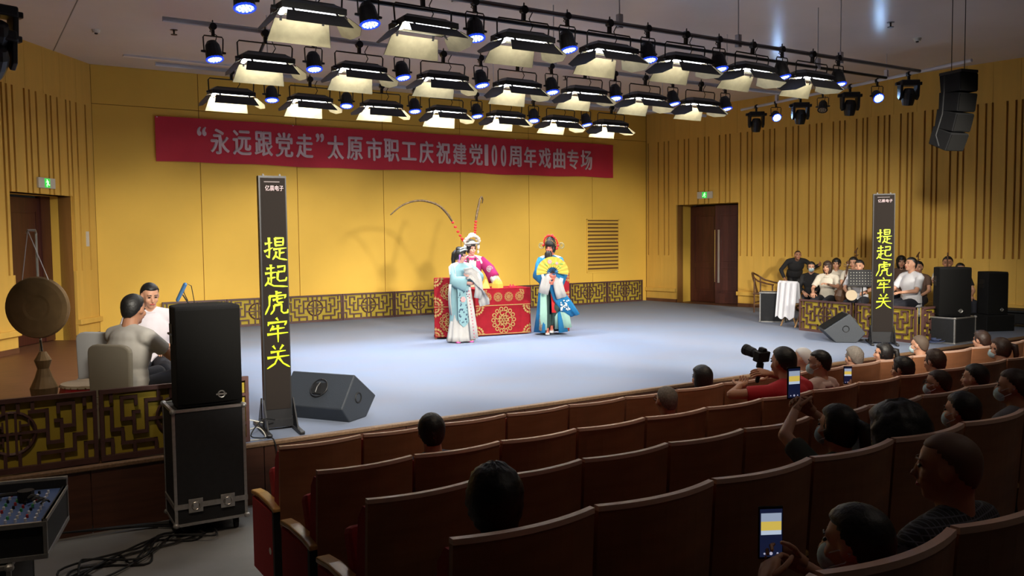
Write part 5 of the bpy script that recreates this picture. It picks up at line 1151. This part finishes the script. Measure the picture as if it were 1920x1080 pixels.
# ---- 1: woman role in pale blue and white
pW = P(866, 641)
f1 = figure('performer in pale blue and white embroidered robe with black beaded hair, left of table', tuple(pW), R_(172), s=.94, sit=False, head=(38, 12), top=False, bottom=M_wsilk, hair='opera', skin=M_skinp, group=GP, vox=.009, rh=(-.02, .24, 1.10), lh=(-.10, .26, 1.24), rhint=V(1, 0, -.5), lhint=V(-1, .1, -.6), shoe_m=M_pink, curl=.7)
r1, HM, AR, tp = f1
b = MB(); cloth_loft(b, [(.03, .02, .02, .27, .20, 1.6), (.12, .02, .02, .25, .185, 1.3), (.45, .01, .01, .205, .155, .9), (.8, 0, 0, .175, .135, .4), (1.0, 0, 0, .15, .12, .2)], 56, 11, .05); b.build('white_skirt', M_wsilk, r1, smooth=True)
b = MB(); cloth_loft(b, [(.34, 0, -.01, .225, .165, 1), (.36, 0, -.01, .235, .17, 1), (.7, 0, 0, .215, .16, .7), (1.0, 0, 0, .185, .14, .3), (1.12, 0, 0, .17, .13, .1), (1.28, 0, 0, .195, .138, 0), (1.39, 0, -.01, .19, .11, 0), (1.44, 0, -.01, .11, .08, 0), (1.46, 0, -.01, .07, .065, 0)], 48, 8, .03); b.build('blue_coat', M_pblue, r1, smooth=True)
b = MB(); fr = []
for i in range(13):
    t = i/12; z = 1.08-.78*t; w_ = .11 if t < .75 else .11*math.sqrt(max(.02, 1-((t-.75)/.25)**2)); fr.append((z, w_))
b.loft([[(-w_+.03, .165+.03*(1-z)+.0, z), (w_+.03, .165+.03*(1-z), z), (w_+.03, .180+.03*(1-z), z), (-w_+.03, .180+.03*(1-z), z)] for z, w_ in fr]).build('rounded_apron', M_pblue, r1)
rnd = random.Random(5); b = MB()
for k in range(46):
    z = rnd.uniform(.38, 1.05); x = .03+rnd.uniform(-.095, .095); b.ell((x, .186+.03*(1-z), z), (rnd.uniform(.006, .016), .004, rnd.uniform(.010, .022)), 6, 4)
b.build('blue_embroidery', M_dkemb, r1)
b = MB()
for k in range(6): a = k*PI/3; b.ell((.04+.028*math.cos(a), .20, .80+.028*math.sin(a)), (.024, .005, .024), 8, 5)
b.build('pink_flower', mat('pink_flower', (.80, .30, .30), .7), r1)
b = MB(); ribbon(b, [(-.07, .17, 1.02), (-.10, .20, .7), (-.13, .235, .35), (-.15, .255, .07)], .05, .075, V(1, 0, 0), .008); b.build('side_ribbon', M_wsilk, r1, smooth=True)
b = MB()
for k in range(15): z = .95-.06*k; b.ell((-.075-.005*k, .19+.0055*k, z), (.012, .004, .016), 6, 4)
b.build('ribbon_embroidery', mat('red_embroidery', (.45, .12, .18), .7), r1)['kind'] = 'stuff'
for q, mm in ((1, M_pblue), (-1, M_pblue)):
    S, E, Wp = AR[q]; b = MB(); sleeve_(b, S+V(0, 0, .0), E, Wp, .075, .10, .115, .05); b.build('sleeve', mm, r1, smooth=True)
S, E, Wp = AR[-1]
b = MB(); ribbon(b, [tuple(Wp+V(.13, .03, .02)), tuple(Wp+V(.04, .08, .05)), tuple(Wp+V(-.05, .07, -.02)), tuple(Wp+V(-.13, .05, -.14)), tuple(Wp+V(-.19, .03, -.28)), tuple(Wp+V(-.23, .02, -.46)), tuple(Wp+V(-.25, .02, -.56))], .11, .10, V(.3, .0, 1), .01, .012); b.build('water_sleeve', M_wsilk, r1, smooth=True)
b = MB(); ribbon(b, [tuple(Wp+V(-.02, .06, .03)), tuple(Wp+V(-.10, .08, -.10)), tuple(Wp+V(-.13, .06, -.26)), tuple(Wp+V(-.10, .05, -.42))], .09, .07, V(1, 0, .3), .01, .014); b.build('water_sleeve', M_wsilk, r1, smooth=True)
S, E, Wp = AR[1]
b = MB(); ribbon(b, [tuple(E+V(.06, 0, -.06)), tuple(E+V(.08, .01, -.25)), tuple(E+V(.07, .0, -.42)), tuple(E+V(.05, .0, -.62))], .045, .05, V(0, 1, 0), .01, .008); b.build('hanging_sleeve', M_wsilk, r1, smooth=True)
b = MB(); b.M = HM; b.path([V(0, -.10, .06), V(0, -.14, .0), V(.0, -.15, -.1), V(0, -.12, -.26)], [.05, .06, .045, .02], 10); b.ell((0, -.04, .11), (.075, .09, .05)); b.build('hair_bun', M_hair, r1, smooth=True)
b = MB(); b.M = HM
for k in range(30):
    a = PI*k/29; b.ell((.096*math.cos(a), .06*math.sin(a)+.02, .085+.045*math.sin(a)), (.013, .011, .013), 6, 4)
    if k % 2: b.ell((.078*math.cos(a), .06*math.sin(a)-.0, .125+.045*math.sin(a)), (.014, .012, .016), 6, 4)
b.build('silver_headpiece', M_silver, r1)
b = MB(); b.M = HM
for q in (1, -1): b.ell((q*.092, .03, .0), (.018, .022, .028), 8, 6).cap((q*.095, .03, -.02), (q*.095, .035, -.13), .010, .006)
b.build('purple_flower', mat('purple_flower', (.45, .16, .62), .7), r1)
# ---- 2: young general in magenta behind the table
y2 = 14.25; q = PY(884, 466, y2)
f2 = figure('performer in magenta robe with silver helmet and two long pheasant feathers behind table', (q.x, y2, 0), R_(150), s=q.z/1.60, sit=False, head=(30, 2), top=False, bottom=M_mag, hair='opera', skin=M_skinp, group=GP, vox=.009, rh=(.22, .30, .98), lh=(-.46, .26, .98), rhint=V(1, -.2, 0), lhint=V(-1, -.3, .5), curl=.6)
r2, HM, AR, tp = f2
b = MB(); cloth_loft(b, [(.05, 0, 0, .27, .21, 1), (.5, 0, 0, .23, .17, 1), (.95, 0, 0, .19, .145, .5), (1.1, 0, 0, .175, .135, 0), (1.28, 0, 0, .205, .145, 0), (1.39, 0, -.01, .20, .12, 0), (1.44, 0, -.01, .12, .09, 0), (1.465, 0, -.01, .075, .07, 0)], 48, 9, .04); b.build('magenta_robe', M_mag, r2, smooth=True)
for q_ in (1, -1):
    S, E, Wp = AR[q_]; b = MB(); sleeve_(b, S, E, E.lerp(Wp, .8), .085, .12, .13, .04); b.build('sleeve', M_mag, r2, smooth=True)
    d = (Wp-E).normalized(); b = MB(); b.cone(E.lerp(Wp, .72), Wp+d*.10, .085, .095, 14); b.build('white_cuff', M_wsilk, r2, smooth=True)
    mm = medallion(.065); b = MB(); b.M = Matrix.Translation(E+V(0, .11, .02)) @ Matrix.Rotation(PI, 4, 'Z'); b.add(mm.v, mm.f).build('sleeve_roundel', M_silver, r2)
b = MB(); ribbon(b, [(-.02, .125, 1.36), (-.01, .17, 1.2), (.0, .18, 1.0), (.0, .20, .8)], .065, .075, V(1, 0, 0), .012); b.build('cream_front_panel', mat('cream_silk', (.75, .62, .42), .8), r2, smooth=True)
b = MB()
for q_ in (1, -1): ribbon(b, [(q_*.07, .11, 1.42), (q_*.075, .15, 1.2), (q_*.07, .175, .95)], .016, .016, V(1, 0, 0), .02)
b.build('dark_hair_locks', M_hair, r2)
b = MB()
for k in range(22): a = 2*PI*k/22; b.ell((.17*math.cos(a), .10*math.sin(a)-.0, 1.385-.02*math.sin(a)), (.03, .025, .022), 8, 5)
b.build('silver_shoulder_collar', M_silver, r2)
MB().torus(tuple(AR[1][0].lerp(AR[-1][0], .5)+V(0, .0, .05)), .075, .018, 18, 8).build('white_neckband', M_wsilk, r2)
HM0 = HM; HM = HM @ Matrix.Translation((0, -.02, -.0)) @ Matrix.Scale(1.25, 4)
b = MB(); b.M = HM; b.ell((0, -.025, .075), (.095, .10, .08), 18, 10)
for k in range(22): a = PI*k/21; b.ell((.115*math.cos(a), .07*math.sin(a)+.03, .07+.02*math.sin(a)), (.018, .014, .018), 7, 5)
b.build('silver_helmet', M_silver, r2, smooth=True)
b = MB(); b.M = HM
for k in range(17):
    a = PI*k/16; R = .12+.015*(k % 2)
    b.ell((R*math.cos(a), .05*math.sin(a)+.02, .10+.10*math.sin(a)), (.024, .024, .024), 8, 6)
    if k % 2: b.ell((R*.6*math.cos(a), .03, .13+.10*math.sin(a)), (.022, .022, .022), 8, 6)
for q_ in (1, -1): b.ell((q_*.12, .02, .03), (.025, .022, .045), 8, 6); b.ell((q_*.12, .01, -.05), (.02, .02, .03), 8, 6)
b.build('helmet_pompoms', M_pom, r2, smooth=True)
inv = (Matrix.Translation(r2.location) @ Matrix.Rotation(R_(150), 4, 'Z') @ Matrix.Scale(r2.scale[0], 4)).inverted()
for pts, nm in (([(869, 452), (862, 440), (850, 419), (838, 400), (822, 385), (803, 378), (785, 376), (766, 380), (748, 389), (732, 403)], 'long'), ([(890, 441), (891, 430), (892, 417), (894, 402), (897, 388), (900, 374), (903, 369), (905, 374), (904, 381)], 'short')):
    W3 = [inv @ PY(px, py, y2+(.05+.25*i/len(pts) if nm == 'short' else .05)) for i, (px, py) in enumerate(pts)]
    fine = []
    for i in range(len(W3)-1):
        p0, p1, p2, p3 = W3[max(i-1, 0)], W3[i], W3[i+1], W3[min(i+2, len(W3)-1)]
        for k in range(5): t = k/5; fine.append(.5*((2*p1)+(p2-p0)*t+(2*p0-5*p1+4*p2-p3)*t*t+(3*p1-p0-3*p2+p3)*t**3))
    fine.append(W3[-1]); n = len(fine); c0 = 11
    b = MB()
    for k in range(0, c0, 2): p = fine[k].lerp(fine[k+1], .5); b.ell(tuple(p), (.03, .03, .024), 8, 6)
    b.build('red_beads', M_redp, r2, smooth=True)
    b = MB().path(fine[c0-1:], [.005+.020*math.sin(min(1, (i+2)/8)*PI/2)*(1-i/(n-c0+1))**.6+.002 for i in range(n-c0+1)], 6); b.build('pheasant_feather', mat('feather_brown', (.16, .10, .04), .7, noise=.9, nscale=28, col2=(.02, .012, .008)), r2, smooth=True)
# ---- 3: bearded official with fan
pO = P(1033, 627)
f3 = figure('bearded performer in blue robe with black red-pompom hat holding a yellow fan', tuple(pO), R_(150), s=1.0, sit=False, head=(-28, 0), top=False, bottom=mat('dark_green_trousers', (.02, .05, .045), .8), hair='opera', skin=mat('red_face', (.55, .16, .11), .5), group=GP, vox=.009, legs={1: ((.10, .10, .50), (.07, .0, .10), (.08, .16, .05)), -1: ((-.10, .16, .52), (-.02, -.02, .16), (-.0, .10, .08))}, rh=(.06, .30, 1.10), lh=(-.06, .30, 1.02), rhint=V(1, -.1, -.5), lhint=V(-1, -.1, -.5), shoe_m=M_wsilk, curl=1.1)
r3, HM, AR, tp = f3
b = MB(); cloth_loft(b, [(.93, 0, -.01, .20, .15, .4), (1.1, 0, 0, .19, .145, 0), (1.28, 0, 0, .215, .15, 0), (1.40, 0, -.01, .215, .12, 0), (1.45, 0, -.01, .12, .09, 0), (1.47, 0, -.01, .075, .07, 0)], 40, 8, .03); b.build('blue_robe', M_bsilk, r3, smooth=True)
b = MB()   # back and left skirt of the robe, open in front
rs = []
for z, R, y0 in ((1.0, .20, 0), (.7, .235, 0), (.4, .27, -.02), (.06, .31, -.04)):
    L = []
    for k in range(25): a = R_(62-304*k/24) if True else 0; L.append((R*(1+.05*math.sin(k*1.9)*(1.1-z))*math.sin(a-R_(-90))*1.0, y0+R*.8*(1+.05*math.sin(k*1.9)*(1.1-z))*-math.cos(a-R_(-90)), z))
    rs.append(L)
# simple open shell: outer and inner surfaces joined
def shell(b, rows, th=.012):
    n = len(rows[0]); rs = []
    for L in rows:
        c = sum((V(*p) for p in L), V(0, 0, 0))/n; inn = [tuple(V(*p)+(V(c.x, c.y, p[2])-V(*p)).normalized()*th) for p in L]; rs.append(list(L)+inn[::-1])
    return b.loft(rs)
rows = []
for z, R, y0 in ((1.02, .20, 0), (.7, .235, 0), (.4, .265, -.02), (.05, .31, -.04)):
    L = []
    for k in range(29):
        a = R_(115+310*k/28); rr_ = R*(1+.05*math.sin(k*1.7)*(1.1-z)); L.append((rr_*math.cos(a), y0+rr_*.82*math.sin(a), z))
    rows.append(L)
shell(b, rows).build('robe_skirt', M_bsilk, r3, smooth=True)
b = MB(); ribbon(b, [(.13, .15, .98), (.15, .18, .7), (.15, .18, .4), (.16, .16, .10)], .05, .075, V(1, 0, 0), .012, .006); b.build('green_lining', M_gsilk, r3, smooth=True)
b = MB(); ribbon(b, [(-.05, .20, .95), (-.14, .24, .72), (-.27, .24, .52), (-.42, .20, .36)], .12, .15, V(.75, 0, .65), .012, .01); b.build('swung_robe_front', M_bsilk, r3, smooth=True)
b = MB(); ribbon(b, [(-.12, .18, .80), (-.16, .18, .55), (-.20, .14, .32), (-.22, .10, .12)], .10, .16, V(1, 0, 0), .012, .012); b.build('green_lining', M_gsilk, r3, smooth=True)
b = MB(); ribbon(b, [(-.03, .16, .82), (-.04, .19, .62), (-.04, .19, .42)], .045, .04, V(1, 0, 0), .012); b.build('red_front_panel', M_redp, r3, smooth=True)
b = MB(); rnd = random.Random(8)
for k in range(60):
    u_, v_ = rnd.uniform(-.1, .1), rnd.uniform(-.1, .1); b.ell((-.25+u_*.9, .262, .56+v_*.9), (.014, .006, .014), 6, 4)
b.build('silver_badge', M_silver, r3)
b = MB()
for k in range(14): b.ell((.20+.006*math.sin(k), .17, .10+.022*k), (.03, .01, .012), 6, 4)
b.build('brown_embroidery', mat('brown_embroidery', (.16, .09, .06), .8), r3)
for q_ in (1, -1):
    S, E, Wp = AR[q_]; b = MB(); sleeve_(b, S, E, E.lerp(Wp, .85), .09, .13, .14, .10); b.build('sleeve', M_bsilk, r3, smooth=True)
    b = MB(); ribbon(b, [tuple(Wp+V(q_*.06, .02, .05)), tuple(Wp+V(q_*.04, .05, -.04)), tuple(Wp+V(q_*.07, .05, -.18)), tuple(Wp+V(q_*.11, .04, -.32))], .085, .095, V(1, 0, .2), .012, .012); b.build('white_water_sleeve', M_wsilk, r3, smooth=True)
b = MB(); b.M = HM; b.loft([[(w_*x, .085+dy+t*.012, z) for x, t in ((-1, 0), (-.5, 1), (.5, 1), (1, 0), (.5, -1), (-.5, -1))] for z, w_, dy in ((-.045, .045, .0), (-.09, .075, .01), (-.17, .078, .012), (-.25, .05, .01), (-.29, .02, .008))]).build('black_beard', M_hair, r3, smooth=True)
b = MB(); b.M = HM; b.loft([[(R*math.cos(2*PI*k/20), R*1.1*math.sin(2*PI*k/20)-.01, z) for k in range(20)] for z, R in ((.035, .092), (.09, .10), (.13, .085), (.19, .07), (.215, .04))]).build('black_hat', mat('black_hat', (.012, .01, .01), .6), r3, smooth=True)
b = MB(); b.M = HM
for k in range(15):
    a = R_(-10+200*k/14); b.ell((.13*math.cos(a), -.02+.05*math.sin(a), .10+.135*math.sin(a)), (.019, .018, .019), 8, 6)
for x, z in ((.14, .06), (-.15, .05), (-.13, .0), (.04, .235), (-.04, .235)): b.ell((x, .0, z), (.026, .024, .026), 8, 6)
b.build('red_pompoms', M_redp, r3, smooth=True)
b = MB(); b.M = HM
for k in range(12): a = R_(-5+190*k/11); b.ell((.10*math.cos(a), .07*math.sin(a)+.0, .065+.09*math.sin(a)), (.011, .009, .011), 6, 4)
b.build('gold_hat_studs', M_gold, r3)
b = MB(); b.M = HM
for q_ in (1, -1): b.torus((q_*.20, -.05, .05), .05, .009, 18, 5, 'y').path([(q_*.08, -.05, .05), (q_*.16, -.05, .05)], .008, 5).torus((q_*.20, -.05, .05), .028, .005, 14, 4, 'y')
b.build('hat_wing', mat('olive_gauze', (.25, .24, .12), .7), r3)
# fan
Wf = AR[1][2].lerp(AR[-1][2], .5)+V(.0, .10, .10)
fn = thing('folding_fan', 'open yellow folding fan with pink flowers held by the bearded performer', 'fan', tuple((Matrix.Translation(pO) @ Matrix.Rotation(R_(150), 4, 'Z')) @ Wf), R_(150))
n = 22; a0, a1 = R_(-8), R_(188)
def pleat(k): a = a0+(a1-a0)*k/n; return a, .012*(1 if k % 2 else 0)
b = MB(); rs = [];
L0 = [(.10*math.cos(pleat(k)[0]), pleat(k)[1], .10*math.sin(pleat(k)[0])) for k in range(n+1)]; L1 = [(.29*math.cos(pleat(k)[0]), pleat(k)[1], .29*math.sin(pleat(k)[0])) for k in range(n+1)]
b.loft([[L0[k], L1[k], (L1[k][0], L1[k][1]-.003, L1[k][2]), (L0[k][0], L0[k][1]-.003, L0[k][2])] for k in range(n+1)]).build('leaf', M_yfan, fn)
b = MB()
for k in range(0, n+1, 2): a = pleat(k)[0]; b.cap((0, .002, 0), (.11*math.cos(a), .004, .11*math.sin(a)), .005, .005, 5)
b.build('ribs', M_black, fn)
for (x, z, m_, rr_) in ((.05, .20, 'pink_flower', .032), (-.08, .17, 'pink_flower', .022)):
    b = MB()
    for k in range(6): a = k*PI/3; b.ell((x+rr_*.7*math.cos(a), .014, z+rr_*.7*math.sin(a)), (rr_*.6, .004, rr_*.6), 8, 4)
    b.build('painted_flower', MATS[m_], fn)
b = MB()
for x, z, a in ((.12, .15, .6), (.0, .16, -.5), (-.12, .11, .8), (-.15, .16, .2)): b.cap((x-.03*math.cos(a), .013, z-.03*math.sin(a)), (x+.03*math.cos(a), .013, z+.03*math.sin(a)), .010, .004, 6)
b.build('painted_leaves', mat('leaf_green', (.15, .42, .10), .7), fn)

flush()
for o in bpy.data.objects:
    if '_hm' in o: del o['_hm']
